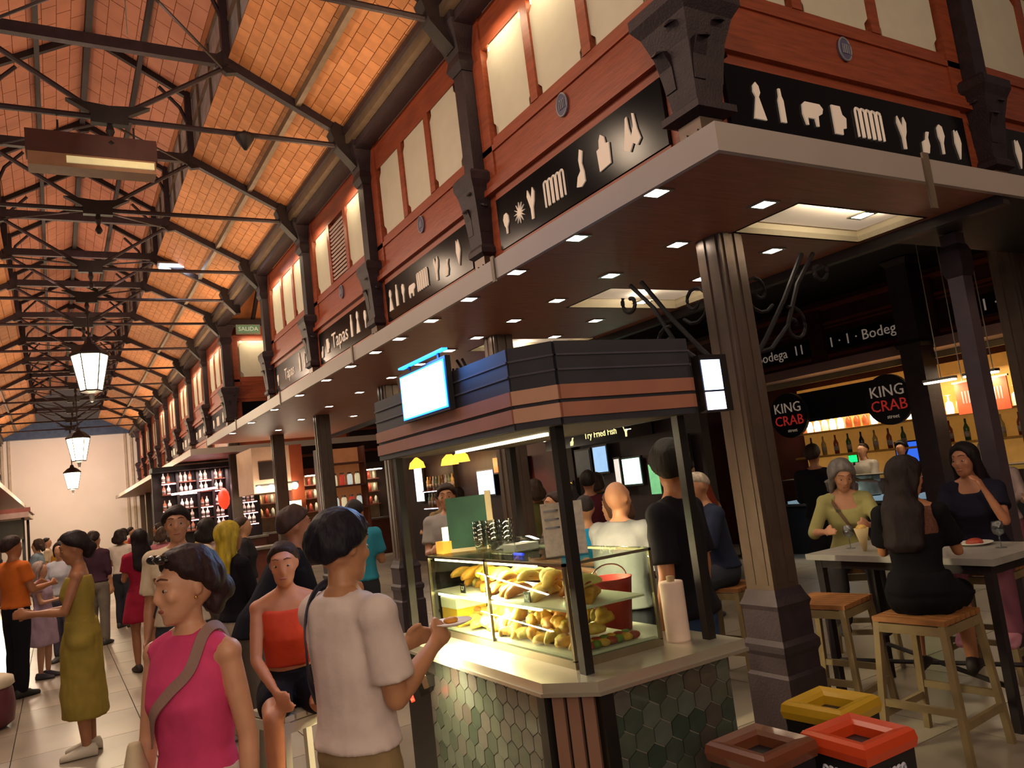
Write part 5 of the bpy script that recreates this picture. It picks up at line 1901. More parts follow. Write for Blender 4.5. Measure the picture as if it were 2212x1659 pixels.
for lab, y in (('orange hanging banner left of the slim column', 5.02), ('orange hanging banner right of the slim column', 4.66)):
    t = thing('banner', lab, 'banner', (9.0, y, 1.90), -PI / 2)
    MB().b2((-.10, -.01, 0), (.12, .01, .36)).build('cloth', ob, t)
    MB().b2((-.12, -.015, .36), (.14, .015, .38)).build('rod', steel, t)
    MB().tube([(0, 0, .38), (0, 0, 2.2)], .006, 5).build('cord', steel, t)
    for k_ in range(3):
        MB().b2((-.03 + k_ * .035, -.013, .12), (-.015 + k_ * .035, -.01, .26)).build('print', cream, t)
for lab, y in (('bright batten lamp above the left orange banner', 5.17), ('bright batten lamp above the right orange banner', 4.70)):
    t = thing('batten_lamp', lab, 'light', (8.85, y, 2.30), -PI / 2)
    MB().b2((-.20, -.05, .02), (.16, .05, .05)).build('housing', steel, t)
    MB().b2((-.19, -.045, 0), (.15, .045, .02)).build('diffuser', lm2, t)
    MB().tube([(0, 0, .05), (0, 0, 1.8)], .006, 5).build('cord', steel, t)
    lamp('AREA', 'batten_light', (8.85, y, 2.27), 5, (1, .85, .6), .3, .1, aim=(0, 0, -1))
o = MB().b2((9.6, 3.9, 0), (9.75, 4.45, 2.0)).build('wall_partition', M('partition', '4a3a34', .6))
tag(o, 'dull brown partition at the right edge behind the tables', 'wall', kind='structure')

# ------------------------------------------------------------------ stalls seen behind the kiosk
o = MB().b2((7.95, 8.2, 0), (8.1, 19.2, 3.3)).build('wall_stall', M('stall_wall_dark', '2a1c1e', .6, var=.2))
tag(o, 'dark stall wall seen through the kiosk opening', 'wall', kind='structure')
MB().b2((7.90, 11.9, .0), (7.95, 12.9, 3.0)).build('red_panel', M('deep_red_panel', '5c1c18', .5), o)
for y in (11.5, 13.4, 16.3):
    MB().b2((7.86, y - .15, 0), (7.95, y + .15, 3.2)).build('pilaster', ironb, o)


def lit_panel(nm, label, cat, y, z, w_, h_, col_, es, frame='15110f', x=7.85):
    t = thing(nm, label, cat, (x, y, z), -PI / 2)
    MB().b2((-w_ / 2 - .03, -.02, -.03), (w_ / 2 + .03, .03, h_ + .03)).build('frame', M('fr_' + frame, frame, .5), t)
    MB().b2((-w_ / 2, -.03, 0), (w_ / 2, -.02, h_)).build('panel', M('lit_' + label[:18], col_, .4, var=.4, scale=5, emit=col_, es=es), t)
    return t


lit_panel('wall_screen', 'pale blue white list screen behind the standing man in grey', 'screen', 14.6, 1.52, .7, .5, 'b8c8f0', 2.0)
lit_panel('drink_fridge', 'tall white lit fridge front at the left of the stall wall', 'fridge', 18.1, 1.5, .45, .9, 'd0e0d8', 1.8)
lit_panel('wall_screen', 'bright green and white screen above the bald man', 'screen', 9.72, 1.48, .42, .40, 'a8f0d0', 3.0)
lit_panel('wall_screen', 'bluish screen under the fried fish sign', 'screen', 10.5, 1.72, .35, .42, '7090b0', 1.6)
lit_panel('wall_board', 'dark slate menu board beside the bluish screen', 'board', 11.0, 1.70, .42, .42, '202830', .1)
t = thing('sign_board', 'black sign with small white fish lettering behind the kiosk', 'sign', (7.8, 10.35, 2.25), -PI / 2)
MB().b2((-1.7, -.02, -.05), (1.3, .02, .26)).build('board', dark, t)
text('lettering', 'Try Fried Fish', .16, M('warm_letters', 'e8e0b0', .5, emit='e8d890', es=1.2), t, (0, -.026, .10), (PI / 2, 0, 0), .003)
for i, x in enumerate((-.9, .62)):
    o = MB().plate([(x + a_ * .8, b_ * .6 - .02) for a_, b_ in icon_poly(('hen', 'lobster')[i])], -.03, -.02).build('fish_icon', M('warm_letters'), t)
for i, (y, z) in enumerate(((17.36, 2.3), (15.55, 2.25), (15.0, 2.27))):
    t = thing('pendant_lamp', 'amber pendant lamp over the stall behind the kiosk, %s from the left' % ORD[i], 'lamp', (7.5, y, z), group='amber pendant lamps')
    MB().lathe([(.20, 0), (.16, .14), (.05, .24), (.02, .26)], 14).build('shade', M('amber_shade', 'e8a040', .5, emit='ffa030', es=2.6), t, True)
    MB().tube([(0, 0, .25), (0, 0, 4.15 - z)], .008, 5).build('cord', ironb, t)
    lamp('POINT', 'pendant_light', (7.5, y, z - .1), 8, (1, .65, .3), .1)
# bottle shelves of that stall
for j, z in enumerate((1.35, 1.75)):
    t = thing('wall_shelf', '%s bottle shelf on the dark stall wall' % ('lower', 'upper')[j], 'shelf', (7.8, 16.9, z), -PI / 2)
    MB().b2((-.7, -.12, -.03), (.9, .05, 0)).build('board', woodd, t)
    MB().b2((-.7, -.125, -.045), (.9, -.115, -.03)).build('light_strip', M('shelf_strip', 'ffffff', .4, var=0, emit='e0e8ff', es=4), t)
    for i in range(9):
        b = thing('liquor_bottle', 'bottle on the %s stall shelf, %s from the left' % (('lower', 'upper')[j], ORD[i]), 'bottle', (7.78, 17.45 - i * .17, z), group='bottles on the stall wall')
        c_ = ('6a8068', 'a89060', '704028', 'b0b0b8')[(i + j) % 4]
        MB().lathe([(.045, 0), (.045, .2), (.018, .26), (.018, .32)], 10).build('body', M('bottle_' + c_, c_, .15, var=.1), b, True)
        MB().lathe([(.046, .05), (.046, .14)], 10).build('paper_label', cream, b, True)

posters = [('small red poster on the stall wall left of the fish sign', 13.0, 1.75, .30, .40, '8c2018', .35), ('orange lit poster between the amber lamps and the screen', 14.0, 1.95, .35, .30, 'd07028', 1.2),
           ('cream notice beside the pale list screen', 13.75, 1.45, .22, .30, 'd8c8a8', .7), ('yellow lit sign low on the stall wall', 11.55, 1.25, .25, .35, 'd8a838', 1.0),
           ('green lit bottle sign at the right end of the stall wall', 9.2, 1.30, .22, .45, '60a070', .9), ('white narrow post sign beside the green screen', 10.08, 1.35, .12, .55, 'd8d0c8', .8),
           ('bluish white ice box front below the list screen', 15.6, 1.15, .55, .30, 'b0c0d8', 1.2), ('brick red lit panel at the far right of the stall wall', 8.6, 1.2, .4, .9, '90401c', .5)]
for lab, y, z, w_, h_, c_, e_ in posters:
    lit_panel('wall_poster', lab, 'poster', y, z, w_, h_, c_, e_)
for i, (y, z) in enumerate(((12.5, 2.25), (11.2, 2.35), (9.5, 2.4), (8.9, 2.3))):
    t = thing('track_spot', 'small white track spot over the stall behind the kiosk, %s from the left' % ORD[i], 'spotlight', (7.2, y, z), group='track spots behind the kiosk')
    MB().lathe([(.05, 0), (.06, .05), (.03, .12)], 12).build('head', ironb, t, True)
    MB().lathe([(.045, -.004), (.045, .002)], 12).build('lens', M('spot_lens', 'ffffff', .4, var=0, emit='ffe8c0', es=14), t, True)
    MB().tube([(0, 0, .12), (0, 0, 4.15 - z)], .006, 5).build('rod', ironb, t)
    lamp('SPOT', 'track_beam', (7.2, y, z - .03), 18, (1, .8, .55), .05, aim=(.3, 0, -1), spot=110)

# stalls further along the arcade (left of the kiosk)
bm_ = M('beige_box', 'c09a80', .6, var=.06)
t = thing('stall_box', 'beige stall box with dark window right of the bottle racks', 'stall', (4.2, 17.2, 0))
MB().b2((-.55, 0, 2.12), (.25, 1.6, 3.1)).build('fascia_box', bm_, t)
MB().b2((-.42, -.02, 2.40), (.02, 0, 2.78)).build('dark_window', M('smoked', '302420', .3), t)
MB().b2((.25, -.03, .0), (.52, .3, 3.1)).build('brown_pier', M('brown_pier', '8a3c1c', .5, var=.1), t)
MB().b2((-.7, -.1, 0), (.25, .5, .95)).build('counter', woodd, t)
MB().b2((-.75, -.2, .95), (.27, .55, 1.0)).build('counter_top', steel, t)
lm3 = M('globe_lamp', 'ffffff', .4, var=0, emit='fff0d8', es=14)
t = thing('lamp_bar', 'row of glaring globe lamps on a bar under the beige stall box', 'light', (4.08, 16.95, 2.2))
MB().b2((-.45, -.02, .06), (.45, .02, .10)).build('bar', steel, t)
for i in range(4):
    MB().ball((-.38 + i * .25, 0, .0), .075, 12, 8).build('globe', lm3, t, True)
lamp('POINT', 'globe_light', (4.08, 16.7, 2.0), 40, (1, .86, .62), .2)
t = thing('lit_box', 'lit cream box sign on the counter under the globe lamps', 'sign', (4.3, 16.9, 1.62))
MB().b2((-.25, 0, 0), (.25, .12, .26)).build('face', M('lit_cream', 'f0e4b8', .5, emit='f0dca0', es=1.3), t)
MB().b2((-.26, .12, -.01), (.26, .15, .27)).build('back', dark, t)
MB().b2((-.03, .03, -.62), (.03, .09, 0)).build('stand', dark, t)
t = thing('shelf_unit', 'stall shelf unit with glasses behind the fourth column', 'shelf', (4.3, 13.6, 0))
for z in (1.2, 1.6, 2.0, 2.4):
    MB().b2((-.3, -.15, z), (.5, .15, z + .03)).build('shelf', woodd, t)
for x in (-.32, .5):
    MB().b2((x, -.15, 0), (x + .03, .15, 2.7)).build('side', woodd, t)
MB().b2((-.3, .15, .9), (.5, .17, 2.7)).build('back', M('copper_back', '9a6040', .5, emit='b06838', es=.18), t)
for j, z in enumerate((1.23, 1.63, 2.03)):
    for i in range(5):
        c_ = ('d8c8a0', 'b03828', 'c8d0c8')[(i + j) % 3]
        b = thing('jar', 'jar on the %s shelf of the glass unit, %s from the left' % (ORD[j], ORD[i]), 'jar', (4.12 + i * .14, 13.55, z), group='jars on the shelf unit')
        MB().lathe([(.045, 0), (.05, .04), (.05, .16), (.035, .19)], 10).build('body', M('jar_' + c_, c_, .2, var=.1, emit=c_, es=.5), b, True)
        MB().lathe([(.037, .19), (.037, .22)], 10).build('lid', steel, b, True)

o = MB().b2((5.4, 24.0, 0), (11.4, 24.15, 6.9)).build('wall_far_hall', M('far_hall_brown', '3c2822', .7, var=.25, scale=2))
tag(o, 'dark brown wall of the side hall beyond the crossing', 'wall', kind='structure')
for z in (3.2, 3.9, 4.6):
    MB().b2((5.4, 23.93, z), (11.4, 24.0, z + .08)).build('moulding', wood, o)
o = MB().b2((11.4, 19.2, 0), (11.55, 24.0, 4.15)).build('wall_crossing_end', M('far_hall_brown'))
tag(o, 'dark end wall of the crossing arm', 'wall', kind='structure')
for i, (x, lab) in enumerate(((5.6, 'nearest the wine stall'), (6.9, 'in the middle of the crossing'), (8.3, 'behind the amber lamps'))):
    t = thing('far_stall', 'small far stall with a lit shelf ' + lab, 'stall', (x, 23.3, 0), group='far stalls of the crossing')
    MB().b2((-.55, -.3, 0), (.55, .1, 1.05)).build('counter', woodd, t)
    MB().b2((-.6, -.35, 1.05), (.6, .15, 1.10)).build('counter_top', steel, t)
    MB().b2((-.55, .5, 1.1), (.55, .55, 2.6)).build('back', M('far_back_%d' % i, ('8a6a50', '7c4c30', '9a8468')[i], .6, var=.3, scale=4), t)
    for z in (1.5, 1.9, 2.3):
        MB().b2((-.55, .3, z), (.55, .5, z + .03)).build('shelf', woodd, t)
        for q in range(6):
            MB().lathe([(.05, 0), (.05, .18), (.02, .25)], 8, (-.42 + q * .17, .4, z + .03)).build('jar', M('far_jar_%d' % (q % 3), ('c8a070', 'a04030', 'b8b8a8')[q % 3], .3, var=.1), t, True)
    MB().b2((-.6, -.35, 2.6), (.6, .55, 2.8)).build('canopy', M('far_canopy_%d' % i, ('6a5a54', '7a3020', '50483c')[i], .6), t)
    MB().b2((-.5, -.2, 2.57), (.5, -.15, 2.60)).build('strip_light', lm2, t)
    lamp('AREA', 'far_stall_light', (x, 23.15, 2.55), 16, (1, .8, .55), 1, .1, aim=(0, .3, -1))
# bottle racks of the wine stall beyond the crossing
pinkl = M('rack_strip', 'ffffff', .4, var=0, emit='ffd0d0', es=7)
t = thing('wine_stall', 'dark wine stall frame with lit bottle racks beyond the crossing', 'stall', (3.4, 22.2, 0))
MB().b2((-1.2, .25, 0), (1.5, .35, 3.15)).build('back', M('wine_back', '24181a', .6), t)
MB().b2((-1.2, -.6, 0), (1.4, -.3, 1.05)).build('counter', woodd, t)
MB().b2((-1.25, -.7, 1.05), (1.45, -.25, 1.1)).build('counter_top', steel, t)
MB().b2((-1.25, -.5, 3.02), (1.5, .35, 3.14)).build('canopy', dark_soft, t)
for x in (-.62, -.12, .26, .62, .95):
    MB().b2((x - .03, -.05, 1.1), (x + .03, .25, 3.02)).build('upright', ironb, t)
zr = (1.45, 1.75, 2.05, 2.45, 2.75)
cols_b = ('f0d8c8', 'd8b8a8', 'a06048', 'e8e0d8')
wb_me = {}
for c_ in cols_b:
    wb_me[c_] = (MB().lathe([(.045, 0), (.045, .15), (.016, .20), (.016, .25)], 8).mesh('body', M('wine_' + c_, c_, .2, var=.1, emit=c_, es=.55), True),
                 MB().lathe([(.046, .04), (.046, .11)], 8).mesh('paper_label', cream, True))
for i, (x0, x1) in enumerate(((-1.0, -.66), (-.58, -.16), (-.08, .22), (.30, .58), (.98, 1.36))):
    for j, z in enumerate(zr):
        MB().b2((x0, -.02, z - .03), (x1, .22, z)).build('rack_shelf', woodd, t)
        if (i + j) % 2 == 0 or i == 4:
            MB().b2((x0, -.03, z - .05), (x1, -.015, z - .03)).build('rack_light', pinkl, t)
        nb_ = max(2, int((x1 - x0) / .12))
        for q in range(nb_):
            c_ = random.choice(cols_b)
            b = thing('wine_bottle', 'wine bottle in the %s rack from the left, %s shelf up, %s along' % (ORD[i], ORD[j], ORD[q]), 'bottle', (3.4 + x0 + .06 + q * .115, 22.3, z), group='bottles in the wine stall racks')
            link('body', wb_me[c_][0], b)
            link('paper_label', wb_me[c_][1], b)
lamp('AREA', 'wine_stall_light', (3.5, 21.9, 2.95), 40, (1, .74, .68), 2, .2, aim=(0, .1, -1))
t = thing('red_lantern', 'red egg shaped lantern hanging before the bottle racks', 'lantern', (3.83, 21.75, 1.9))
MB().lathe([(.05, 0), (.13, .12), (.15, .28), (.12, .44), (.04, .55)], 14).build('shade', M('red_lantern', 'e02818', .5, emit='ff3018', es=1.8), t, True)
MB().tube([(0, 0, .55), (0, 0, 1.15)], .008, 5).build('cord', ironb, t)
t = thing('neon_tube', 'pink neon tube slanting before the wine stall', 'light', (3.1, 21.6, 2.42))
MB().tube([(-.55, 0, 0), (.55, 0, .06)], .025, 8).build('tube', M('pink_neon', 'ffd0d8', .4, var=0, emit='ffb8c8', es=8), t, True)
for x in (-.4, .4):
    MB().tube([(x, 0, .03), (x, 0, .6)], .006, 5).build('wire', ironb, t)
# left arcade stall at the left edge
t = thing('market_stall', 'reddish stall roof and dark sign at the left edge of the nave', 'stall', (-1.6, 27, 0))
MB().b2((-.8, -1, 2.5), (1.0, 4, 2.62)).build('roof_band', M('stall_red', '7a4038', .5), t)
MB().b2((-.8, -1, 2.35), (.95, 4, 2.5)).build('roof_trim', M('stall_trim', '9a8078', .5), t)
MB().b2((-.8, -.9, 1.75), (.8, -.8, 2.3)).build('round_sign_board', M('stall_sign', '2c2a20', .5, var=.4, scale=5), t)
MB().b2((-.8, -.7, 0), (.6, 3.6, 1.0)).build('counter', woodd, t)
for x, y in ((-.7, -.8), (.8, -.8), (.8, 3.8)):
    MB().b2((x - .04, y - .04, 0), (x + .04, y + .04, 2.4)).build('post', ironb, t)
lamp('AREA', 'left_stall_light', (-1.3, 26.0, 1.7), 55, (1, .85, .6), .8, .4, aim=(.3, -1, -.3))

# ------------------------------------------------------------------ the people
SEAT_L = {'legL': ((.12, -1, -.12), (.02, .05, -1)), 'legR': ((-.12, -1, -.12), (-.02, .05, -1))}
FWD = {'armL': ((.10, -.25, -1), (-.25, -1, .15)), 'armR': ((-.10, -.25, -1), (.25, -1, .15))}


def pz(*ds, **kw):
    r = {}
    for d_ in ds:
        r.update(d_)
    r.update(kw)
    return r


pink = person('woman in a pink sleeveless top with a beige sling bag, nearest the camera', (.365, 2.88), (-.80, -.60), 1.665, 'f', 'c48e6e', ('bun', '2a1a1c'), ('cc4470', 0, 1.0), 'crew',
              ('pants', 'cbb8a4', .06), {'head_yaw': -24, 'head_pitch': 4, 'armL': ((.12, .10, -1), (.06, -.10, -1)), 'armR': ((-.15, -.05, -1), (.02, -.3, -1)), 'loose': .012, 'foldamp': .002, 'fit': 1.1}, 'd8d0c8', 2)
man = person('young man in an oversized white T-shirt standing at the kiosk', (.86, 2.73), (.97, .26), 1.725, 'm', 'b07c58', ('mop', '14101a'), ('cdbcb4', .38, .96), 'crew',
             ('pants', '8a7452', .06), {'head_yaw': 4, 'head_pitch': 6, 'armL': ((.03, -.30, -1), (-.35, -1, .35)), 'armR': ((-.03, -.15, -1), (.22, -1, .55)), 'loose': .020, 'foldamp': .008, 'fit': 1.15, 'curlR': .6, 'curlL': .5}, 'd8d0c8', 2, heavy=.93)
# man's dark sling strap
belt = M('navy_strap', '1c1c30', .6)
_, dn = strap(man, 's', [surf(man, 1.36, -70, .034), man['T'](.105, -.06, 1.475), man['T'](.108, .004, 1.512), man['T'](.112, .065, 1.47)] + [surf(man, z_, a_, .034) for z_, a_ in ((1.38, 66), (1.28, 66), (1.19, 48), (1.10, 25))], .03, belt)
cen = lambda P, zz: (lambda p: world(P, P['T'](0, 0, 1.25)) * 1.0)
m = ribbon(dn, lambda p: Vector((world(man, man['T'](0, 0, 1.25)).x, world(man, man['T'](0, 0, 1.25)).y, min(p.z, 1.42))), .028, .006)
t = thing('sling_strap', 'dark navy bag strap over the shoulder of the white T-shirt', 'strap')
m.build('webbing', belt, t)
c = dn[0]
MB().box((c.x, c.y, c.z), (.03, .03, .03)).build('buckle', steel, t)
hd = world(man, man['arms']['R'][2])
fd_ = (hd - world(man, man['arms']['R'][1])).normalized()
t = thing('paper_plate', 'small white paper plate held by the man at the kiosk', 'plate', (hd.x + fd_.x * .13, hd.y + fd_.y * .13, hd.z + .05))
MB().lathe([(.05, 0), (.08, .012), (.078, .014), (.0001, .004)], 16).build('dish', M('paper_white', 'e8e0d8', .7), t, True)
MB().ball((0, 0, .016), (.03, .025, .012), 8, 6).build('snack', pastry_cols[1], t, True)
# sling bag of the woman in pink
beige = M('bag_beige', 'c8b494', .75, var=.08, bump=.2)
strap_m = M('bag_strap', '8a6a60', .7)
tt = pink['T']
_, dn = strap(pink, 's', [surf(pink, 1.30, 62, .026), surf(pink, 1.37, 56, .030), tt(.108, .050, 1.468), tt(.108, .004, 1.493), tt(.106, -.048, 1.466)] + [surf(pink, z_, a_, .028) for z_, a_ in ((1.37, -58), (1.31, -76), (1.25, -94), (1.19, -110), (1.13, -124))], .04, strap_m)
pc = world(pink, tt(0, 0, 1.25))
m = ribbon(dn, lambda p: Vector((pc.x, pc.y, min(p.z - .02, 1.36))), .034, .006)
t = thing('sling_bag', 'beige canvas sling bag hanging at the hip of the woman in pink', 'bag')
m.build('strap', strap_m, t)
e = dn[-1]
dd = (world(pink, tt(-.3, -.25, 1.0)) - world(pink, tt(0, 0, 1.0)))
dd.z = 0
dd.normalize()
u_ = Vector((-dd.y, dd.x, 0))
mb = MB()
rs = []
for z, a_, b_ in ((.02, .02, .02), (-.05, .055, .035), (-.14, .10, .055), (-.24, .13, .065), (-.32, .12, .06), (-.36, .07, .035)):
    rs.append(ring(Vector((e.x, e.y, e.z + z)) + dd * .055, u_, dd, a_, b_, 16))
mb.loft(rs)
link('bag_body', remesh(mb, 'bag_body', beige, .01, 3, fold=.006, fscale=9), t)
mb = MB()
mb.tube([Vector((e.x, e.y, e.z - .16)) + dd * .115 + u_ * .09, Vector((e.x, e.y, e.z - .15)) + dd * .122, Vector((e.x, e.y, e.z - .18)) + dd * .115 - u_ * .09], .005, 6)
mb.build('zip', strap_m, t)
# sunglasses pushed up in the hair
th_ = pink['TH']
t = thing('sunglasses', 'dark sunglasses pushed up on the hair of the woman in pink', 'sunglasses')
for sg in (-1, 1):
    MB().ball(world(pink, th_(sg * .035, -.082, 1.745)), (.024, .018, .016), 10, 6).build('lens', M('dark_lens', '181412', .1, coat=.5), t, True)
MB().tube([world(pink, th_(-.06, -.07, 1.742)), world(pink, th_(0, -.095, 1.747)), world(pink, th_(.06, -.07, 1.742))], .004, 6).build('frame', steel, t)
o = MB().ball(world(pink, th_(.083, -.0, 1.598)), .006, 8, 6).build('earring', M('gold', 'd8b060', .25, metal=1), None, True)
tag(o, 'small shiny earring of the woman in pink', 'earring')

yl = person('woman in a long olive yellow dress with hair in a bun', (.14, 7.6), (-.98, .12), 1.76, 'f', 'a06a48', ('bun', '1c1214'), ('94803a', 0, 1.0), 'tank', ('skirt', '94803a', .30),
            pz(FWD, flare=.04, skirt_r=.145, head_pitch=14, armL=((.1, -.35, -1), (-.2, -1, .1)), armR=((-.1, -.3, -1), (.2, -1, .0))), 'd0c4b0', 1)
person('child in a lavender dress beside the woman in yellow', (-.19, 12.0), (.9, -.4), 1.44, 'f', 'b08468', ('long', '8a7870'), ('a08ca0', .2, .98), 'crew', ('skirt', 'a08ca0', .50), pz(FWD), '404048', 0)
person('person in an orange top and black trousers at the left edge', (-.44, 11), (.8, .5), 1.80, 'm', '9a6444', ('short', '2a1c18'), ('c06428', .3, .95), 'crew', ('pants', '16161e', .05), pz(FWD), '202020', 0)
person('person in a striped grey top behind the child', (.03, 13.2), (-.5, -.85), 1.64, 'f', 'a87858', ('bob', '302420'), ('a8a8b0', .4, .95), 'crew', ('pants', '4a4a58', .05), {}, '404040', 0)
person('woman in a crimson dress with dark hair, back to the camera', (.89, 11), (-.2, .98), 1.70, 'f', '9a6648', ('long', '1a1012'), ('8c1c34', .3, .98), 'crew', ('skirt', '8c1c34', .62), pz(FWD, flare=.08), '302020', 0)
wt = person('tall man in a cream T-shirt with a shoulder strap', (.78, 6.45), (-.5, -.86), 1.86, 'm', 'ac7654', ('short', '1c1210'), ('cbb89c', .42, .95), 'crew', ('pants', '3a3a40', .05), pz(armL=((.15, -.1, -1), (-.4, -.8, .6)), head_yaw=20), '303030', 1)
tt = wt['T']
_, dn = strap(wt, 's', [tt(.12, .0, 1.47), tt(.09, -.10, 1.42), tt(.02, -.150, 1.30), tt(-.08, -.145, 1.15), tt(-.15, -.10, 1.02)], .03, belt)
t = thing('body_strap', 'thin dark strap across the cream T-shirt of the tall man', 'strap')
pc2 = world(wt, tt(0, 0, 1.2))
ribbon(dn, lambda p: Vector((pc2.x, pc2.y, p.z - .02)), .025, .006).build('webbing', belt, t)
MB().box(dn[len(dn) // 2], (.03, .03, .03)).build('buckle', steel, t)
hd = world(wt, wt['arms']['L'][2])
t = thing('phone', 'phone with a glowing blue screen raised by the tall man', 'phone', (hd.x, hd.y - .06, hd.z + .10))
MB().b2((-.04, -.005, -.08), (.04, .005, .08)).build('casing', dark, t)
MB().b2((-.035, -.007, -.07), (.035, -.005, .07)).build('screen', M('phone_blue', '60a0ff', .4, var=0, emit='4090ff', es=4), t)
person('woman with a yellow scarf, black top and white trousers', (1.22, 6.75), (.9, .3), 1.70, 'f', '9a6a4a', ('long', 'a08a28'), ('17151c', .7, .95), 'crew', ('pants', 'b8a898', .05), pz(FWD, fit=1.25), 'c8c0b8', 1)
person('man in a black shirt leaning over the counter, back turned', (1.10, 5.45), (.98, .0), 1.84, 'm', '9a6448', ('short', '3a2620'), ('14141c', .9, .92), 'crew', ('pants', '5a5048', .05), pz(FWD, lean=32, head_pitch=-10), '302820', 1)
person('girl in an orange top and black shorts sitting on the white stool', (1.06, 4.44), (-.15, -.98), 1.62, 'f', 'b47252', ('pony', '2a1a16'), ('c8442c', 0, 1.06), 'tank', ('shorts', '14121a', .5),
       pz(SEAT_L, seat=.74, k=.93, lean=14, armR=((-.12, -.35, -1), (.3, -.7, -.55)), armL=((.12, -.3, -1), (-.3, -.75, -.5)), head_yaw=-12, footL=(0, -1, -.2), footR=(0, -1, -.2)), 'c8c0b8', 1)
person('person in a teal shirt beyond the man in white', (2.60, 7.7), (.6, .8), 1.74, 'm', '9a6a4c', ('short', '1c1414'), ('2a7488', .35, .95), 'crew', ('pants', '28282e', .05), pz(FWD), '202020', 0)
person('man in a grey T-shirt facing the kiosk from behind', (3.30, 7.0), (-.5, -.85), 1.79, 'm', 'a4704e', ('short', '2a1a14'), ('8c8480', .35, .95), 'crew', ('pants', '2c2c34', .05), pz(FWD), '202020', 1)
person('short woman in a beige top right of the man in grey', (3.75, 7.35), (-.6, -.8), 1.57, 'f', 'b08060', ('bob', '4a342a'), ('b09080', .4, .95), 'crew', ('pants', '403838', .05), {}, '303030', 0)
person('woman facing left between the kiosk and the second column', (3.62, 5.6), (-.9, .1), 1.62, 'f', 'a8724e', ('pony', '2c1c18'), ('8a6a60', .4, .95), 'crew', ('pants', '302c30', .05), pz(FWD), '302828', 1)
person('woman in white and black with dark bob behind the menu holder', (4.1, 6.1), (.3, .95), 1.66, 'f', 'a87858', ('bob', '1c1618'), ('a8a098', .6, .95), 'crew', ('pants', '202024', .05), {}, '202020', 0)
person('bald man in a pale grey shirt seen from behind', (3.12, 4.12), (.95, .30), 1.68, 'm', 'b47e5e', ('bald', '8a7058'), ('7c7c7e', .45, .92), 'crew', ('pants', '40404a', .05), pz(FWD, lean=8, loose=.026), '302820', 1, heavy=1.12)
person('person in a bright blue top behind the bald man', (3.55, 5.05), (.4, .9), 1.58, 'f', 'a87858', ('crop', '201818'), ('1878a8', .4, .95), 'crew', ('pants', '282830', .05), pz(FWD), '202020', 0)
person('woman in white with a red scarf right of the bald man', (3.5, 4.62), (-.4, .9), 1.60, 'f', 'b08060', ('bob', '5a3a28'), ('d0c0b8', .5, .95), 'crew', ('skirt', 'b8a8a0', .5), pz(FWD), '302828', 1)
o = thing('scarf', 'red scarf around the shoulders of the woman in white', 'scarf', (3.5, 4.62, 0))
mb = MB()
mb.tube([(.15 * math.cos(a_), .12 * math.sin(a_), 1.29 + .03 * math.sin(a_)) for a_ in [2 * PI * i / 16 for i in range(17)]], .045, 8)
link('wrap', remesh(mb, 'wrap', cloth('a02028'), .012, 2, fold=.006), o)
link('tail', remesh(MB().tube([(-.12, -.10, 1.28), (-.14, -.15, 1.1), (-.13, -.16, .95)], [.03, .045, .04], 8), 'tail', cloth('a02028'), .012, 2), o)
person('tall man in a black T-shirt with dark curly hair behind the kiosk', (2.86, 3.24), (-.4, .92), 1.86, 'm', '96603e', ('mop', '17100e'), ('16141a', .4, .9), 'crew', ('pants', '2c3c5c', .05), pz(loose=.016, head_yaw=-60), '202020', 1)
person('elderly man in a navy shirt eating with his hand raised', (4.62, 4.75), (-.85, .3), 1.66, 'm', 'b07a5a', ('crop', 'b0a090'), ('2a3044', .5, .95), 'crew', ('pants', '30343c', .05),
       pz(SEAT_L, seat=.75, k=.98, lean=10, armL=((.1, -.5, -1), (-.3, -.5, .9)), armR=((-.1, -.45, -1), (.3, -.8, .3)), head_pitch=12), '202020', 1)
gw = person('grey haired woman in a green V-neck top across the table', (5.60, 4.26), (-.80, -.60), 1.62, 'f', 'b07a5c', ('grey', '6a6260'), ('98905e', .55, .95), 'vneck', ('pants', '302c30', .05),
            pz(SEAT_L, seat=.75, k=.95, lean=16, armR=((-.45, -.4, -1), (.35, -.85, .1)), armL=((.35, -.5, -.9), (-.4, -.9, .2)), head_pitch=18, head_yaw=15), '202020', 1)
tt = gw['T']
_, dn = strap(gw, 's', [tt(-.11, .0, 1.46), tt(-.08, -.09, 1.40), tt(-.01, -.14, 1.27), tt(.07, -.13, 1.12), tt(.12, -.10, 1.0)], .03, belt)
pc3 = world(gw, tt(0, 0, 1.2))
t = thing('body_strap', 'brown strap across the green top of the grey haired woman', 'strap')
ribbon(dn, lambda p: Vector((pc3.x, pc3.y, p.z)), .025, .006).build('webbing', M('brown_strap', '5c4228', .6), t)
MB().box(dn[8], (.025, .025, .025)).build('buckle', steel, t)
bd = person('woman in a black dress with long dark hair sitting on the slatted stool', (4.30, 2.86), (.90, .38), 1.62, 'f', 'a46c4a', ('long', '1c1010'), ('0e0c10', .38, .95), 'yoke', ('skirt', '0e0c10', .60),
            pz(SEAT_L, seat=.75, k=.95, lean=6, armL=((.2, -.5, -1), (-.2, -1, .2)), armR=((-.2, -.45, -1), (.25, -.9, .45)), head_yaw=-42, head_pitch=8, hair_len=1.16, flare=.05, skirt_r=.175), '201818', 1)
person('dark haired woman in navy across the table, hand at her face', (5.80, 3.30), (-.85, -.30), 1.66, 'f', 'a46c50', ('long', '160e12'), ('1a1826', .3, .95), 'tank', ('pants', '7a4858', .05),
       pz(SEAT_L, seat=.75, k=.97, lean=12, armL=((.15, -.6, -.8), (-.35, -.3, 1)), armR=((-.2, -.5, -1), (.3, -.9, .1)), head_yaw=-20, hair_len=1.2), 'c08090', 1)
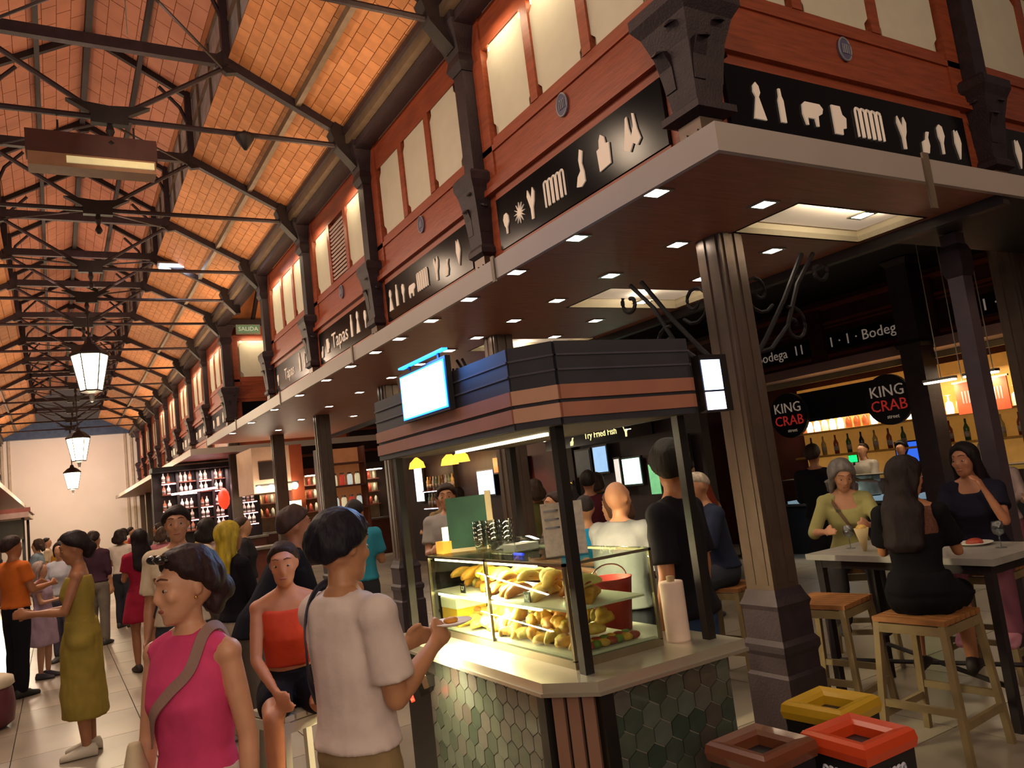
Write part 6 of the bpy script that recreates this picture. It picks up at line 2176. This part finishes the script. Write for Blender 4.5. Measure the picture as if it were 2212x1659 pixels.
person('man in black standing at the crab counter, back turned', (7.6, 6.1), (.85, .5), 1.74, 'm', 'a06a4a', ('short', '2a1a14'), ('14121a', .6, .92), 'crew', ('pants', '1c1c22', .05), pz(FWD), '181818', 0)
person('person in a pale top at the right edge beyond the tables', (7.4, 4.0), (-.6, -.6), 1.60, 'f', 'b08a74', ('bob', '8a7a68'), ('b09a98', .5, .95), 'crew', ('pants', '804858', .05), pz(FWD), '302828', 0)
person('vendor in white behind the crab counter', (10.95, 7.85), (-1, .1), 1.66, 'm', 'b07c5c', ('crop', '3a2a20'), ('b8aca0', .5, .9), 'crew', ('pants', '303030', .05), pz(FWD), '202020', 0)
person('vendor in dark red behind the crab counter', (10.95, 7.2), (-1, -.2), 1.62, 'f', 'a87050', ('bun', '1c1412'), ('5c1c20', .5, .9), 'crew', ('pants', '303030', .05), pz(FWD), '202020', 0)
# crowd further away
rnd = random.Random(5)
crowd = [(.52, 14.2, 1.73, 'dark purple'), (1.0, 16.0, 1.70, 'white'), (.10, 16.8, 1.68, 'mustard'), (1.55, 14.6, 1.66, 'rose'), (.35, 19.0, 1.74, 'black'), (1.25, 19.6, 1.70, 'orange'),
         (1.85, 18.3, 1.72, 'grey'), (-.35, 18.5, 1.70, 'pale blue'), (.8, 22.5, 1.72, 'brown'), (1.7, 23.0, 1.70, 'red'), (-.2, 23.4, 1.69, 'cream'), (2.3, 15.6, 1.66, 'yellow'), (2.2, 20.2, 1.75, 'navy'), (1.42, 9.2, 1.73, 'pinkish white'), (2.05, 10.4, 1.70, 'charcoal')]
cc = {'dark purple': '3a2430', 'white': 'c8bcb0', 'mustard': 'b07c28', 'rose': 'a06068', 'black': '181418', 'orange': 'b8642c', 'grey': '807874', 'pale blue': '7c8c9c', 'brown': '5c4030', 'red': '8c2a2c', 'cream': 'c0ac90', 'yellow': 'b09030', 'navy': '242a40', 'pinkish white': 'c8a8a4', 'charcoal': '2c2a2c'}
for i, (x, y, h, cn) in enumerate(crowd):
    dr = rnd.choice(((.3, .95), (-.9, .2), (.9, -.2), (-.2, -.97), (.5, .8)))
    person('person in a %s top in the crowd down the nave' % cn, (x, y), dr, h, rnd.choice('mf'), rnd.choice(('a87454', '96603f', 'b88664')), (rnd.choice(('short', 'bob', 'pony', 'long')), rnd.choice(('1c1412', '3a2a20', '241816'))),
           (cc[cn], rnd.choice((.3, .45, .6)), .95), 'crew', ('pants', rnd.choice(('2c2c34', '4a4038', '6a6258')), .05), pz(FWD) if i % 2 else {}, '303030', 0, group='crowd in the far nave')
inner = [(5.3, 7.4, 1.75, 'maroon', (.6, .8)), (5.05, 8.2, 1.72, 'olive', (.2, 1)), (6.2, 6.7, 1.76, 'brick red', (.9, .3)), (6.6, 9.0, 1.7, 'dark green', (.7, .7)), (4.9, 10.6, 1.7, 'tan', (-.3, .9)), (5.8, 11.8, 1.72, 'slate', (.8, .5))]
cc2 = {'maroon': '4c1c24', 'olive': '5c5830', 'brick red': '8c3c28', 'dark green': '24402c', 'tan': 'a08460', 'slate': '404858'}
for i, (x, y, h, cn, dr) in enumerate(inner):
    person('person in a %s shirt in the side hall behind the kiosk' % cn, (x, y), dr, h, 'mf'[i % 2], ('a87454', '96603f')[i % 2], (('short', 'bob')[i % 2], ('1c1412', '3a2a20')[i % 2]), (cc2[cn], .4, .95), 'crew', ('pants', '2c2c34', .05), pz(FWD), '303030', 0, group='crowd in the side hall')

bpy.data.scenes.remove(TMP)
